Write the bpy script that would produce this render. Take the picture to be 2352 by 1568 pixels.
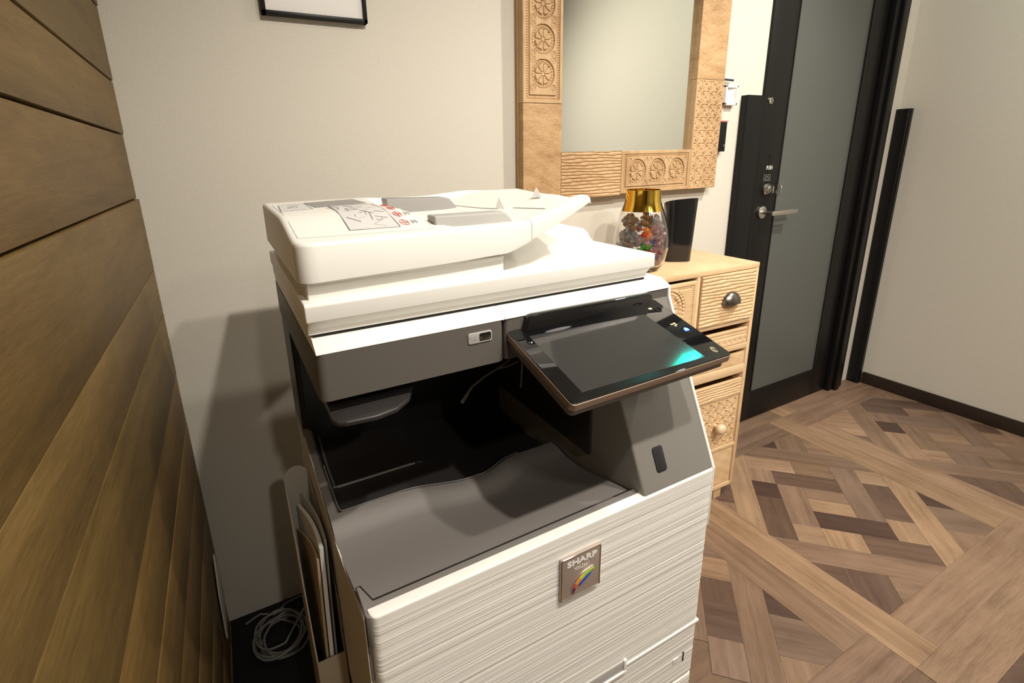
import bpy, bmesh, math, random
import numpy as np
from mathutils import Vector, Matrix

random.seed(7)
for o in list(bpy.data.objects):
    bpy.data.objects.remove(o)
SC = bpy.context.scene
COL = SC.collection
PI = math.pi

# ------------------------------------------------------------------ camera
cam_d = bpy.data.cameras.new('camera')
cam = bpy.data.objects.new('camera', cam_d)
COL.objects.link(cam)
_r = Vector((0.88396328, -0.4668315, -0.02602449))
_u = Vector((0.15035834, 0.23112318, 0.96123589))
_f = Vector((0.44272033, 0.85361023, -0.27449641))
M = Matrix(((_r.x, _u.x, -_f.x), (_r.y, _u.y, -_f.y), (_r.z, _u.z, -_f.z))).to_4x4()
M.translation = Vector((-0.319218, -1.368111, 1.28))
cam.matrix_world = M
cam_d.sensor_width = 36
cam_d.lens = 1140.652 / 2352 * 36
cam_d.shift_x = 58.37 / 2352
cam_d.shift_y = -97.04 / 2352
cam_d.clip_start = 0.01
SC.camera = cam

# ------------------------------------------------------------------ world, exposure, lamps
SC.view_settings.view_transform = 'Standard'
SC.view_settings.look = 'None'
SC.view_settings.gamma = 1
SC.view_settings.use_curve_mapping = False
SC.view_settings.exposure = 0.0
W = bpy.data.worlds.new('world')
SC.world = W
W.use_nodes = True
W.node_tree.nodes['Background'].inputs[0].default_value = (1.0, 0.9, 0.76, 1)
W.node_tree.nodes['Background'].inputs[1].default_value = 0.025


def spot(name, loc, to, watts, size=75, blend=0.9, rad=0.03, col=(1, 0.925, 0.82)):
    d = bpy.data.lights.new(name, 'SPOT')
    d.energy = watts
    d.spot_size = math.radians(size)
    d.spot_blend = blend
    d.shadow_soft_size = rad
    d.color = col
    o = bpy.data.objects.new(name, d)
    COL.objects.link(o)
    o.location = loc
    o.rotation_euler = (Vector(to) - Vector(loc)).to_track_quat('-Z', 'Y').to_euler()
    return o


spot('spot_lamp', (0.18, -1.62, 2.46), (0.25, -0.45, 0.9), 82, 95)
spot('spot_lamp', (0.64, -1.6, 2.46), (0.6, -0.6, 0.8), 70, 95)
spot('spot_lamp', (1.7, -1.05, 2.46), (1.25, -0.1, 0.9), 112, 100)
spot('spot_lamp', (0.75, -2.4, 2.46), (2.74, -1.3, 1.25), 250, 120, 1.0, rad=0.06)  # unseen fill, added to brighten the right wall and its mirror image
spot('spot_lamp', (-0.1, -3.0, 2.46), (0.1, -0.7, 0.45), 50, 40, rad=0.04)  # unseen front fill, added for glints on the tray and a brighter cover
d = bpy.data.lights.new('fill_light', 'AREA')  # soft unseen fill from above, no panel lamp in the room
d.shape = 'DISK'
d.size = 0.5
d.energy = 14
d.color = (1, 0.925, 0.82)
o = bpy.data.objects.new('fill_light', d)
COL.objects.link(o)
o.location = (1.3, -2.5, 2.5)


# ------------------------------------------------------------------ materials
def nn(nt, t, **k):
    n = nt.nodes.new(t)
    for a, b in k.items():
        if a in n.inputs:
            n.inputs[a].default_value = b
        else:
            setattr(n, a, b)
    return n


def mat(name, col, rough=0.5, metal=0.0, bump=0.0, bscale=200.0, bdist=0.001, coat=0.0, spec=0.5, stretch=(1, 1, 1), var=0.0, vscale=8.0,
        emit=None, es=0.0, trans=0.0, ior=1.45, alpha=1.0):
    m = bpy.data.materials.new(name)
    m.use_nodes = True
    nt = m.node_tree
    b = nt.nodes['Principled BSDF']
    b.inputs['Base Color'].default_value = (*col, 1)
    b.inputs['Roughness'].default_value = rough
    b.inputs['Metallic'].default_value = metal
    b.inputs['Specular IOR Level'].default_value = spec
    b.inputs['Coat Weight'].default_value = coat
    b.inputs['Transmission Weight'].default_value = trans
    b.inputs['IOR'].default_value = ior
    b.inputs['Alpha'].default_value = alpha
    if emit:
        b.inputs['Emission Color'].default_value = (*emit, 1)
        b.inputs['Emission Strength'].default_value = es
    if bump or var:
        tc = nn(nt, 'ShaderNodeTexCoord')
        mp = nn(nt, 'ShaderNodeMapping')
        mp.inputs['Scale'].default_value = stretch
        nt.links.new(tc.outputs['Object'], mp.inputs[0])
    if bump:
        n = nn(nt, 'ShaderNodeTexNoise', Scale=bscale, Detail=3.0)
        bp = nn(nt, 'ShaderNodeBump', Strength=bump, Distance=bdist)
        nt.links.new(mp.outputs[0], n.inputs['Vector'])
        nt.links.new(n.outputs['Fac'], bp.inputs['Height'])
        nt.links.new(bp.outputs[0], b.inputs['Normal'])
    if var:
        n = nn(nt, 'ShaderNodeTexNoise', Scale=vscale, Detail=5.0)
        nt.links.new(mp.outputs[0], n.inputs['Vector'])
        r = nn(nt, 'ShaderNodeValToRGB')
        r.color_ramp.elements[0].position = 0.3
        r.color_ramp.elements[1].position = 0.7
        r.color_ramp.elements[0].color = (*[c * (1 - var) for c in col], 1)
        r.color_ramp.elements[1].color = (*[min(1, c * (1 + var)) for c in col], 1)
        nt.links.new(n.outputs['Fac'], r.inputs[0])
        nt.links.new(r.outputs[0], b.inputs['Base Color'])
    return m


def wood(name, cols, grain=(1, 1, 1), gscale=6.0, rough=0.55, bump=0.25, blotch=3.0, use_obj=False, bdist=0.001, spec=0.4, objmix=0.0):
    """grain: mapping scale; small along the fibre"""
    m = bpy.data.materials.new(name)
    m.use_nodes = True
    nt = m.node_tree
    b = nt.nodes['Principled BSDF']
    b.inputs['Roughness'].default_value = rough
    b.inputs['Specular IOR Level'].default_value = spec
    tc = nn(nt, 'ShaderNodeTexCoord')
    oi = nn(nt, 'ShaderNodeObjectInfo')
    off = nn(nt, 'ShaderNodeVectorMath', operation='SCALE')
    cx = nn(nt, 'ShaderNodeCombineXYZ', X=1.0, Y=0.7, Z=0.4)
    nt.links.new(cx.outputs[0], off.inputs[0])
    ml = nn(nt, 'ShaderNodeMath', operation='MULTIPLY')
    ml.inputs[1].default_value = 37.0
    nt.links.new(oi.outputs['Random'], ml.inputs[0])
    nt.links.new(ml.outputs[0], off.inputs['Scale'])
    ad = nn(nt, 'ShaderNodeVectorMath', operation='ADD')
    nt.links.new(tc.outputs['Object'], ad.inputs[0])
    nt.links.new(off.outputs[0], ad.inputs[1])
    mp = nn(nt, 'ShaderNodeMapping')
    mp.inputs['Scale'].default_value = grain
    nt.links.new(ad.outputs[0], mp.inputs[0])
    n1 = nn(nt, 'ShaderNodeTexNoise', Scale=gscale, Detail=6.0, Roughness=0.6, Distortion=0.6)
    nt.links.new(mp.outputs[0], n1.inputs['Vector'])
    n2 = nn(nt, 'ShaderNodeTexNoise', Scale=blotch, Detail=3.0)
    nt.links.new(ad.outputs[0], n2.inputs['Vector'])
    n3 = nn(nt, 'ShaderNodeTexNoise', Scale=gscale * 9, Detail=3.0, Roughness=0.7)
    nt.links.new(mp.outputs[0], n3.inputs['Vector'])
    mx = nn(nt, 'ShaderNodeMix', data_type='FLOAT')
    mx.inputs[0].default_value = 0.4
    nt.links.new(n1.outputs['Fac'], mx.inputs[2])
    nt.links.new(n2.outputs['Fac'], mx.inputs[3])
    mx2 = nn(nt, 'ShaderNodeMix', data_type='FLOAT')
    mx2.inputs[0].default_value = 0.3
    nt.links.new(mx.outputs[0], mx2.inputs[2])
    nt.links.new(n3.outputs['Fac'], mx2.inputs[3])
    r = nn(nt, 'ShaderNodeValToRGB')
    e = r.color_ramp.elements
    e[0].position = 0.32
    e[1].position = 0.68
    e[0].color = (*cols[0], 1)
    e[1].color = (*cols[-1], 1)
    if len(cols) == 3:
        k = e.new(0.5)
        k.color = (*cols[1], 1)
    nt.links.new(mx2.outputs[0], r.inputs[0])
    out = r.outputs[0]
    if use_obj:
        mm = nn(nt, 'ShaderNodeMix', data_type='RGBA', blend_type='MULTIPLY')
        mm.inputs[0].default_value = 1.0
        nt.links.new(out, mm.inputs[6])
        nt.links.new(oi.outputs['Color'], mm.inputs[7])
        out = mm.outputs[2]
    nt.links.new(out, b.inputs['Base Color'])
    bp = nn(nt, 'ShaderNodeBump', Strength=bump, Distance=bdist)
    nt.links.new(n3.outputs['Fac'], bp.inputs['Height'])
    nt.links.new(bp.outputs[0], b.inputs['Normal'])
    return m


M_WALL = mat('wallpaper', (0.61, 0.576, 0.505), 0.85, bump=0.6, bscale=380, bdist=0.0014, var=0.035, vscale=260)
M_CEIL = mat('ceiling_paint', (0.7, 0.67, 0.62), 0.9)
M_PLANKW = wood('panelling_wood', ((0.095, 0.055, 0.017), (0.175, 0.108, 0.034), (0.26, 0.165, 0.060)), (9, 1, 9), 2.6, 0.55, 0.35, 3.0, use_obj=True)
M_GAP = mat('dark_backing', (0.02, 0.013, 0.008), 0.9)
M_FLOOR = wood('floor_vinyl', ((0.50, 0.44, 0.40), (0.95, 0.93, 0.91), (1.35, 1.35, 1.35)), (1.0, 18, 18), 2.4, 0.42, 0.2, 5.0, use_obj=True, bdist=0.0006)
M_FLOORB = wood('floor_vinyl_far', ((0.10, 0.06, 0.04), (0.16, 0.10, 0.065), (0.22, 0.14, 0.09)), (1, 9, 9), 3, 0.5)
M_MANGO = wood('mango_wood', ((0.35, 0.205, 0.10), (0.50, 0.33, 0.175), (0.60, 0.41, 0.235)), (1, 1, 7), 3.0, 0.55, 0.3, 5.0)
M_MANGOV = wood('mango_wood_upright', ((0.35, 0.205, 0.10), (0.50, 0.33, 0.175), (0.60, 0.41, 0.235)), (5, 5, 1.2), 3.0, 0.55, 0.3, 6.0)
M_CH = wood('chest_wood', ((0.53, 0.33, 0.165), (0.68, 0.47, 0.27), (0.77, 0.57, 0.36)), (1, 1, 7), 3.0, 0.55, 0.3, 5.0)
M_CHV = wood('chest_wood_upright', ((0.53, 0.33, 0.165), (0.68, 0.47, 0.27), (0.77, 0.57, 0.36)), (5, 5, 1.2), 3.0, 0.55, 0.3, 6.0)
M_MANGOR = wood('mango_wood_rough', ((0.24, 0.125, 0.05), (0.45, 0.28, 0.135), (0.58, 0.39, 0.21)), (2.0, 2.0, 6), 4.0, 0.6, 0.5, 9.0, bdist=0.003)
M_MANGOS = wood('mango_wood_side', ((0.34, 0.20, 0.09), (0.44, 0.27, 0.13)), (5, 5, 1.2), 3.0, 0.6, 0.3, 5.0)
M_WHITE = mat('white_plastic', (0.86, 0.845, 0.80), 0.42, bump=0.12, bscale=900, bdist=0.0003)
M_WHITE2 = mat('white_plastic_shaded', (0.70, 0.66, 0.58), 0.45, bump=0.12, bscale=900, bdist=0.0003)  # white plastic dulled to beige, side shade put into the colour
M_RIDGE = mat('white_ridged_plastic', (0.88, 0.865, 0.82), 0.45)
M_DGREY = mat('dark_grey_plastic', (0.115, 0.103, 0.093), 0.5, bump=0.2, bscale=1200, bdist=0.0003)
M_TRAY = mat('tray_grey_plastic', (0.205, 0.187, 0.175), 0.45, bump=0.25, bscale=1500, bdist=0.0003)
M_COLM = mat('column_grey_plastic', (0.20, 0.188, 0.170), 0.48, bump=0.2, bscale=1200, bdist=0.0003)
M_TRAYD = mat('cavity_shade_plastic', (0.030, 0.027, 0.026), 0.28)  # near-black so the shade inside the cavity sits in the colour
M_BLACKP = mat('black_plastic', (0.012, 0.011, 0.011), 0.35)
M_GLOSS = mat('gloss_black', (0.006, 0.006, 0.007), 0.05, coat=0.5)
M_SCREEN = mat('screen_glass', (0.038, 0.037, 0.036), 0.09, coat=0.3)
M_BRONZE = mat('bronze_plastic', (0.36, 0.27, 0.21), 0.35, metal=0.6)
M_LGREY = mat('light_grey_plastic', (0.42, 0.41, 0.39), 0.5)
M_MGREY = mat('mid_grey_plastic', (0.30, 0.29, 0.28), 0.55)
M_METAL = mat('brushed_steel', (0.62, 0.60, 0.57), 0.3, metal=1.0)
M_CHROME = mat('chrome', (0.8, 0.78, 0.76), 0.1, metal=1.0)
M_BADGE = mat('badge_metal', (0.50, 0.41, 0.36), 0.38, metal=0.45)
M_TEXTW = mat('white_print', (0.85, 0.84, 0.8), 0.5)
M_TEXTD = mat('dark_print', (0.06, 0.06, 0.065), 0.6)
M_TEXTG = mat('grey_print', (0.35, 0.34, 0.34), 0.6)
M_RED = mat('red_print', (0.6, 0.12, 0.1), 0.6)
M_DOOR = mat('black_door_paint', (0.0055, 0.005, 0.005), 0.42, spec=0.3, bump=0.15, bscale=600, bdist=0.0003)
M_FROST = mat('frosted_glass', (0.108, 0.114, 0.105), 0.36, trans=0.15, ior=1.3)
M_MIRROR = mat('mirror_silver', (0.84, 0.87, 0.83), 0.015, metal=1.0)
M_GOLD = mat('gold_plating', (0.85, 0.56, 0.10), 0.1, metal=1.0)
M_GLASS = mat('jar_glass', (0.97, 0.96, 0.95), 0.01, trans=1.0, ior=1.3)
M_BASE = mat('dark_baseboard', (0.03, 0.02, 0.015), 0.45)
M_IRON = mat('dark_pewter', (0.22, 0.20, 0.18), 0.3, metal=1.0)
M_CORD = mat('grey_cord', (0.22, 0.215, 0.21), 0.5)
M_PAPER = mat('white_paper', (0.78, 0.77, 0.74), 0.7)
M_PAPERT = mat('tan_card', (0.48, 0.38, 0.25), 0.6)
M_CLEARF = mat('frosted_clear_plastic', (0.75, 0.72, 0.66), 0.35, trans=0.55, ior=1.2)
M_TAN = mat('tan_plastic', (0.50, 0.42, 0.31), 0.5)


def emis(name, col, s):
    return mat(name, (0, 0, 0), 0.4, emit=col, es=s)


# ------------------------------------------------------------------ mesh helpers
class MB:
    def __init__(self):
        self.v = []
        self.f = []

    def add(self, vs, fs):
        k = len(self.v)
        self.v += [tuple(p) for p in vs]
        self.f += [tuple(i + k for i in q) for q in fs]
        return self

    def box(self, x0, x1, y0, y1, z0, z1, T=None, c=0.0):
        """box, with corners chamfered by c"""
        if c <= 0:
            vs = [(x, y, z) for z in (z0, z1) for y in (y0, y1) for x in (x0, x1)]
            fs = [(0, 2, 3, 1), (4, 5, 7, 6), (0, 1, 5, 4), (2, 6, 7, 3), (0, 4, 6, 2), (1, 3, 7, 5)]
        else:
            bm = bmesh.new()
            bmesh.ops.create_cube(bm, size=1)
            for w in bm.verts:
                w.co = Vector(((x0 + x1) / 2 + w.co.x * (x1 - x0), (y0 + y1) / 2 + w.co.y * (y1 - y0), (z0 + z1) / 2 + w.co.z * (z1 - z0)))
            bmesh.ops.bevel(bm, geom=bm.edges[:], offset=c, segments=2, profile=0.5, affect='EDGES')
            bm.verts.index_update()
            vs = [w.co[:] for w in bm.verts]
            fs = [[w.index for w in q.verts] for q in bm.faces]
            bm.free()
        if T is not None:
            vs = [(T @ Vector(p))[:] for p in vs]
        return self.add(vs, fs)

    def prism(self, poly, h0, h1, axis='z', bevel=0.0):
        """polygon (a,b) extruded along axis from h0 to h1"""
        n = len(poly)

        def P(a, b, h):
            return {'z': (a, b, h), 'y': (a, h, b), 'x': (h, a, b)}[axis]
        if bevel <= 0:
            vs = [P(a, b, h0) for a, b in poly] + [P(a, b, h1) for a, b in poly]
            fs = [tuple(range(n))[::-1], tuple(range(n, 2 * n))] + [(i, (i + 1) % n, n + (i + 1) % n, n + i) for i in range(n)]
            return self.add(vs, fs)
        bm = bmesh.new()
        a = [bm.verts.new(P(p, q, h0)) for p, q in poly]
        b = [bm.verts.new(P(p, q, h1)) for p, q in poly]
        bm.faces.new(a[::-1])
        bm.faces.new(b)
        for i in range(n):
            bm.faces.new((a[i], a[(i + 1) % n], b[(i + 1) % n], b[i]))
        bmesh.ops.recalc_face_normals(bm, faces=bm.faces[:])
        bmesh.ops.bevel(bm, geom=bm.edges[:], offset=bevel, segments=3, profile=0.5, affect='EDGES', clamp_overlap=True)
        bm.verts.index_update()
        vs = [w.co[:] for w in bm.verts]
        fs = [[w.index for w in q.verts] for q in bm.faces]
        bm.free()
        return self.add(vs, fs)

    def tube(self, pts, r, seg=10, closed=False):
        pts = [Vector(p) for p in pts]
        n = len(pts)
        rr = r if hasattr(r, '__len__') else [r] * n
        vs, fs = [], []
        up = None
        for i, p in enumerate(pts):
            a = pts[(i - 1) % n] if (closed or i > 0) else p
            b = pts[(i + 1) % n] if (closed or i < n - 1) else p
            t = (b - a).normalized()
            if up is None:
                up = t.orthogonal().normalized()
            up = (up - t * up.dot(t)).normalized()
            s = t.cross(up)
            for k in range(seg):
                g = 2 * PI * k / seg
                vs.append((p + (up * math.cos(g) + s * math.sin(g)) * rr[i])[:])
        m = n if closed else n - 1
        for i in range(m):
            for k in range(seg):
                j = (i + 1) % n
                fs.append((i * seg + k, i * seg + (k + 1) % seg, j * seg + (k + 1) % seg, j * seg + k))
        if not closed:
            fs.append(tuple(range(seg))[::-1])
            fs.append(tuple((n - 1) * seg + k for k in range(seg)))
        return self.add(vs, fs)

    def lathe(self, prof, seg=32, T=None, sx=1.0, sy=1.0, cap=True):
        vs, fs = [], []
        for r, z in prof:
            for k in range(seg):
                g = 2 * PI * k / seg
                vs.append((r * math.cos(g) * sx, r * math.sin(g) * sy, z))
        n = len(prof)
        for i in range(n - 1):
            for k in range(seg):
                fs.append((i * seg + k, i * seg + (k + 1) % seg, (i + 1) * seg + (k + 1) % seg, (i + 1) * seg + k))
        if cap:
            fs.append(tuple(range(seg))[::-1])
            fs.append(tuple((n - 1) * seg + k for k in range(seg)))
        if T is not None:
            vs = [(T @ Vector(p))[:] for p in vs]
        return self.add(vs, fs)

    def sheet(self, P, flip=False):
        """P: list of rows of points"""
        R, Cn = len(P), len(P[0])
        vs = [p for row in P for p in row]
        fs = []
        for i in range(R - 1):
            for j in range(Cn - 1):
                q = (i * Cn + j, i * Cn + j + 1, (i + 1) * Cn + j + 1, (i + 1) * Cn + j)
                fs.append(q[::-1] if flip else q)
        return self.add(vs, fs)

    def slab(self, top, bot):
        """closed solid between two equal grids of points"""
        R, Cn = len(top), len(top[0])
        k = R * Cn
        vs = [p for row in top for p in row] + [p for row in bot for p in row]
        fs = []
        for i in range(R - 1):
            for j in range(Cn - 1):
                q = (i * Cn + j, i * Cn + j + 1, (i + 1) * Cn + j + 1, (i + 1) * Cn + j)
                fs.append(q)
                fs.append(tuple(a + k for a in q[::-1]))
        ring = [(0, j) for j in range(Cn)] + [(i, Cn - 1) for i in range(1, R)] + [(R - 1, j) for j in range(Cn - 2, -1, -1)] + [(i, 0) for i in range(R - 2, 0, -1)]
        ids = [i * Cn + j for i, j in ring]
        for a, b in zip(ids, ids[1:] + ids[:1]):
            fs.append((b, a, a + k, b + k))
        return self.add(vs, fs)


def obj(name, mb, m, parent=None, smooth=30, loc=None, rot=None):
    me = bpy.data.meshes.new(name)
    if isinstance(mb, MB):
        me.from_pydata(mb.v, [], mb.f)
    else:
        me = mb
    me.materials.clear()
    me.materials.append(m)
    bm = bmesh.new()
    bm.from_mesh(me)
    bmesh.ops.recalc_face_normals(bm, faces=bm.faces[:])
    bm.to_mesh(me)
    bm.free()
    if smooth:
        me.shade_smooth()
        try:
            me.set_sharp_from_angle(angle=math.radians(smooth))
        except Exception:
            pass
    o = bpy.data.objects.new(name, me)
    COL.objects.link(o)
    if parent is not None:
        o.parent = parent
    if loc is not None:
        o.location = loc
    if rot is not None:
        o.rotation_euler = rot
    return o


def thing(name, label, cat, loc=(0, 0, 0), rot=(0, 0, 0), group=None):
    o = bpy.data.objects.new(name, None)
    o.empty_display_size = 0.05
    COL.objects.link(o)
    o.location = loc
    o.rotation_euler = rot
    return tag(o, label, cat, group)


def tag(o, label=None, cat=None, group=None, kind=None):
    if label:
        o['label'] = label
    if cat:
        o['category'] = cat
    if group:
        o['group'] = group
    if kind:
        o['kind'] = kind
    return o


def struct(name, mb, m, smooth=0, **k):
    return tag(obj(name, mb, m, smooth=smooth, **k), kind='structure')


def dup(o, parent=None):
    c = o.copy()
    COL.objects.link(c)
    if parent is not None:
        c.parent = parent
    for ch in o.children:
        dup(ch, c)
    return c


def text_mb(s, size, T, align='CENTER', depth=0.0002, sx=1.0, bold=0.0):
    cu = bpy.data.curves.new('lettering', 'FONT')
    cu.body = s
    cu.size = size
    cu.align_x = align
    cu.align_y = 'CENTER'
    cu.extrude = depth
    cu.offset = bold
    cu.resolution_u = 3
    ob = bpy.data.objects.new('lettering', cu)
    me = bpy.data.meshes.new_from_object(ob)
    vs = [(T @ Vector((v.co.x * sx, v.co.y, v.co.z)))[:] for v in me.vertices]
    fs = [tuple(p.vertices) for p in me.polygons]
    bpy.data.objects.remove(ob)
    bpy.data.curves.remove(cu)
    bpy.data.meshes.remove(me)
    return MB().add(vs, fs)


def frame_T(o, ex, ey):
    """matrix with text x along ex, text y along ey"""
    ex = Vector(ex).normalized()
    ey = Vector(ey).normalized()
    ez = ex.cross(ey)
    m = Matrix(((ex.x, ey.x, ez.x), (ex.y, ey.y, ez.y), (ex.z, ey.z, ez.z))).to_4x4()
    m.translation = Vector(o)
    return m


def rrect(x0, x1, y0, y1, r, n=4):
    out = []
    for cx, cy, a in ((x1 - r, y0 + r, -90), (x1 - r, y1 - r, 0), (x0 + r, y1 - r, 90), (x0 + r, y0 + r, 180)):
        for k in range(n + 1):
            g = math.radians(a + 90 * k / n)
            out.append((cx + r * math.cos(g), cy + r * math.sin(g)))
    return out


def sst(a, b, x):
    t = min(1, max(0, (x - a) / (b - a)))
    return t * t * (3 - 2 * t)


# ================================================================== the room
XL, XR, YF, ZC = -0.482, 2.7374, -3.7, 2.85
struct('wall_back', MB().box(XL - 0.1, XR + 0.1, 0.0, 0.1, 0, ZC), M_WALL)
struct('wall_right', MB().box(XR, XR + 0.1, YF, 0.0, 0, ZC), M_WALL)
struct('wall_front', MB().box(XL - 0.1, XR + 0.1, YF - 0.1, YF, 0, ZC), M_WALL)
struct('ceiling', MB().box(XL - 0.1, XR + 0.1, YF - 0.1, 0.1, ZC, ZC + 0.1), M_CEIL)
struct('baseboard_right', MB().box(XR - 0.010, XR, YF, -0.066, 0.0, 0.066, c=0.0015), M_BASE, smooth=30)

# planked left wall: boards on a dark backing
wl = struct('wall_left', MB().box(XL - 0.12, XL - 0.022, YF, 0.0, 0, ZC), M_GAP)
joints = [0.0, 0.13, 0.27, 0.40, 0.53, 0.6513, 0.785, 0.944, 1.0505, 1.2113, 1.3465, 1.4525, 1.592, 1.73, 1.86, 2.0, 2.13, 2.26, 2.38, 2.5, 2.62, 2.74, 2.85]
rp = random.Random(5)
for i in range(len(joints) - 1):
    z0, z1 = joints[i], joints[i + 1]
    g = 0.0028 if z0 > 1.1 else 0.0016
    d = rp.uniform(-0.004, 0.004) if i > 8 else rp.uniform(-0.0006, 0.0010)
    y_end = -0.002 - rp.random() * 0.004
    o = obj('plank', MB().box(-0.022, d, -2.4 - y_end, 0, z0 + g, z1 - g * 0.4, c=0.0012 if i > 8 else 0.0007), M_PLANKW, wl, loc=(XL, y_end, 0))
    s = rp.uniform(0.85, 1.12)
    o.color = (s, s * rp.uniform(0.96, 1.02), s * rp.uniform(0.88, 1.0), 1)

# ---------------------------------------------------------------- floor
fl = struct('floor', MB().box(XL - 0.1, XR + 0.1, YF - 0.1, 0.1, -0.1, -0.0025), M_FLOORB)
PALL = {
    'L': (0.291, 0.194, 0.125), 'M': (0.209, 0.138, 0.093), 'G': (0.194, 0.130, 0.094), 'D': (0.074, 0.044, 0.034),
    'E': (0.122, 0.076, 0.056), 'T': (0.325, 0.214, 0.137), 'P': (0.240, 0.157, 0.107)}


def clip(poly, nx, ny, d):
    """keep points with nx*x+ny*y<=d"""
    out = []
    n = len(poly)
    for i in range(n):
        a, b = poly[i], poly[(i + 1) % n]
        da, db = nx * a[0] + ny * a[1] - d, nx * b[0] + ny * b[1] - d
        if da <= 0:
            out.append(a)
        if (da < 0 < db) or (db < 0 < da):
            t = da / (da - db)
            out.append((a[0] + t * (b[0] - a[0]), a[1] + t * (b[1] - a[1])))
    return out


plank_n = 0


def floor_piece(poly, ang, colkey, lift=0.0):
    """poly in floor coords; grain direction ang"""
    global plank_n
    for q in ((1, 0, XR - 0.001), (-1, 0, -XL), (0, 1, -0.001)):
        poly = clip(poly, *q)
        if len(poly) < 3:
            return
    cx = sum(p[0] for p in poly) / len(poly)
    cy = sum(p[1] for p in poly) / len(poly)
    vis = (cx > 0.62 and cy > -1.42) or (cx < -0.12 and cy > -0.42)
    if not vis:
        return
    area = 0.5 * abs(sum(poly[i][0] * poly[(i + 1) % len(poly)][1] - poly[(i + 1) % len(poly)][0] * poly[i][1] for i in range(len(poly))))
    if area < 0.0004:
        return
    ca, sa = math.cos(-ang), math.sin(-ang)
    loc = [((x - cx) * ca - (y - cy) * sa, (x - cx) * sa + (y - cy) * ca) for x, y in poly]
    # hairline joint: pull towards the centre by 0.25 mm
    pl = []
    for x, y in loc:
        d = math.hypot(x, y)
        k = (d - 0.0004) / d
        pl.append((x * k, y * k))
    top = [(x * 0.999, y * 0.999) for x, y in pl]
    n = len(pl)
    vs = [(x, y, -0.0024) for x, y in pl] + [(x, y, lift - 0.0004) for x, y in pl] + [(x * (1 - 0.0006 / max(0.02, math.hypot(x, y))), y * (1 - 0.0006 / max(0.02, math.hypot(x, y))), lift) for x, y in pl]
    fs = [tuple(range(2 * n, 3 * n))]
    for i in range(n):
        j = (i + 1) % n
        fs += [(i, j, n + j, n + i), (n + i, n + j, 2 * n + j, 2 * n + i)]
    o = obj('plank', MB().add(vs, fs), M_FLOOR, fl, smooth=0, loc=(cx, cy, 0), rot=(0, 0, ang))
    c = PALL[colkey]
    s = rf.uniform(0.92, 1.08)
    o.color = (c[0] * s, c[1] * s, c[2] * s * rf.uniform(0.96, 1.04), 1)
    plank_n += 1


rf = random.Random(11)
A = PI / 4
# pieces of one square, centre-relative diagonal coordinates: (u0,u1,v0,v1,grain 'u'/'v',colour)
CELL = [
    (0, .07, -.07, .07, 'v', 'P'), (-.07, 0, -.07, .07, 'v', 'L'),
    (.07, .16, -.07, .16, 'v', 'E'), (-.16, -.07, -.16, .07, 'v', 'D'),
    (-.07, .25, -.16, -.07, 'u', 'G'), (-.16, .07, .07, .16, 'u', 'P'),
    (.16, .25, .07, .25, 'v', 'L'), (.16, .25, -.07, .07, 'v', 'M'), (.16, .25, -.25, -.16, 'v', 'L'),
    (.07, .16, .16, .25, 'u', 'P'), (-.03, .07, .16, .25, 'v', 'D'), (-.25, -.03, .16, .25, 'u', 'E'),
    (-.25, -.16, .07, .16, 'v', 'L'), (-.25, -.16, -.05, .07, 'u', 'T'), (-.25, -.16, -.25, -.05, 'v', 'E'),
    (.07, .16, -.25, -.16, 'u', 'E'), (-.05, .07, -.25, -.16, 'v', 'E'), (-.16, -.05, -.25, -.16, 'u', 'T'),
    # corner strips
    (-.5, .5, -.335, -.25, 'u', 'T'), (.07, .5, -.6, -.335, 'v', 'D'), (-.06, .07, -.6, -.335, 'v', 'G'), (-.5, -.06, -.6, -.335, 'u', 'P'),
    (-.34, -.25, -.25, .25, 'v', 'P'), (-.6, -.34, .06, .3, 'v', 'E'), (-.6, -.34, -.06, .06, 'u', 'E'), (-.6, -.34, -.3, -.06, 'v', 'M'),
    (-.5, .5, .25, .335, 'u', 'L'), (-.1, .5, .335, .6, 'v', 'E'), (-.5, -.1, .335, .6, 'u', 'M'),
    (.25, .34, -.25, .25, 'v', 'M'), (.34, .6, .10, .3, 'v', 'D'), (.34, .6, -.02, .10, 'u', 'M'), (.34, .6, -.3, -.02, 'v', 'P'),
]
S2 = math.sqrt(0.5)
PX, PY, IN = 0.925, 0.935, 0.70
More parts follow.
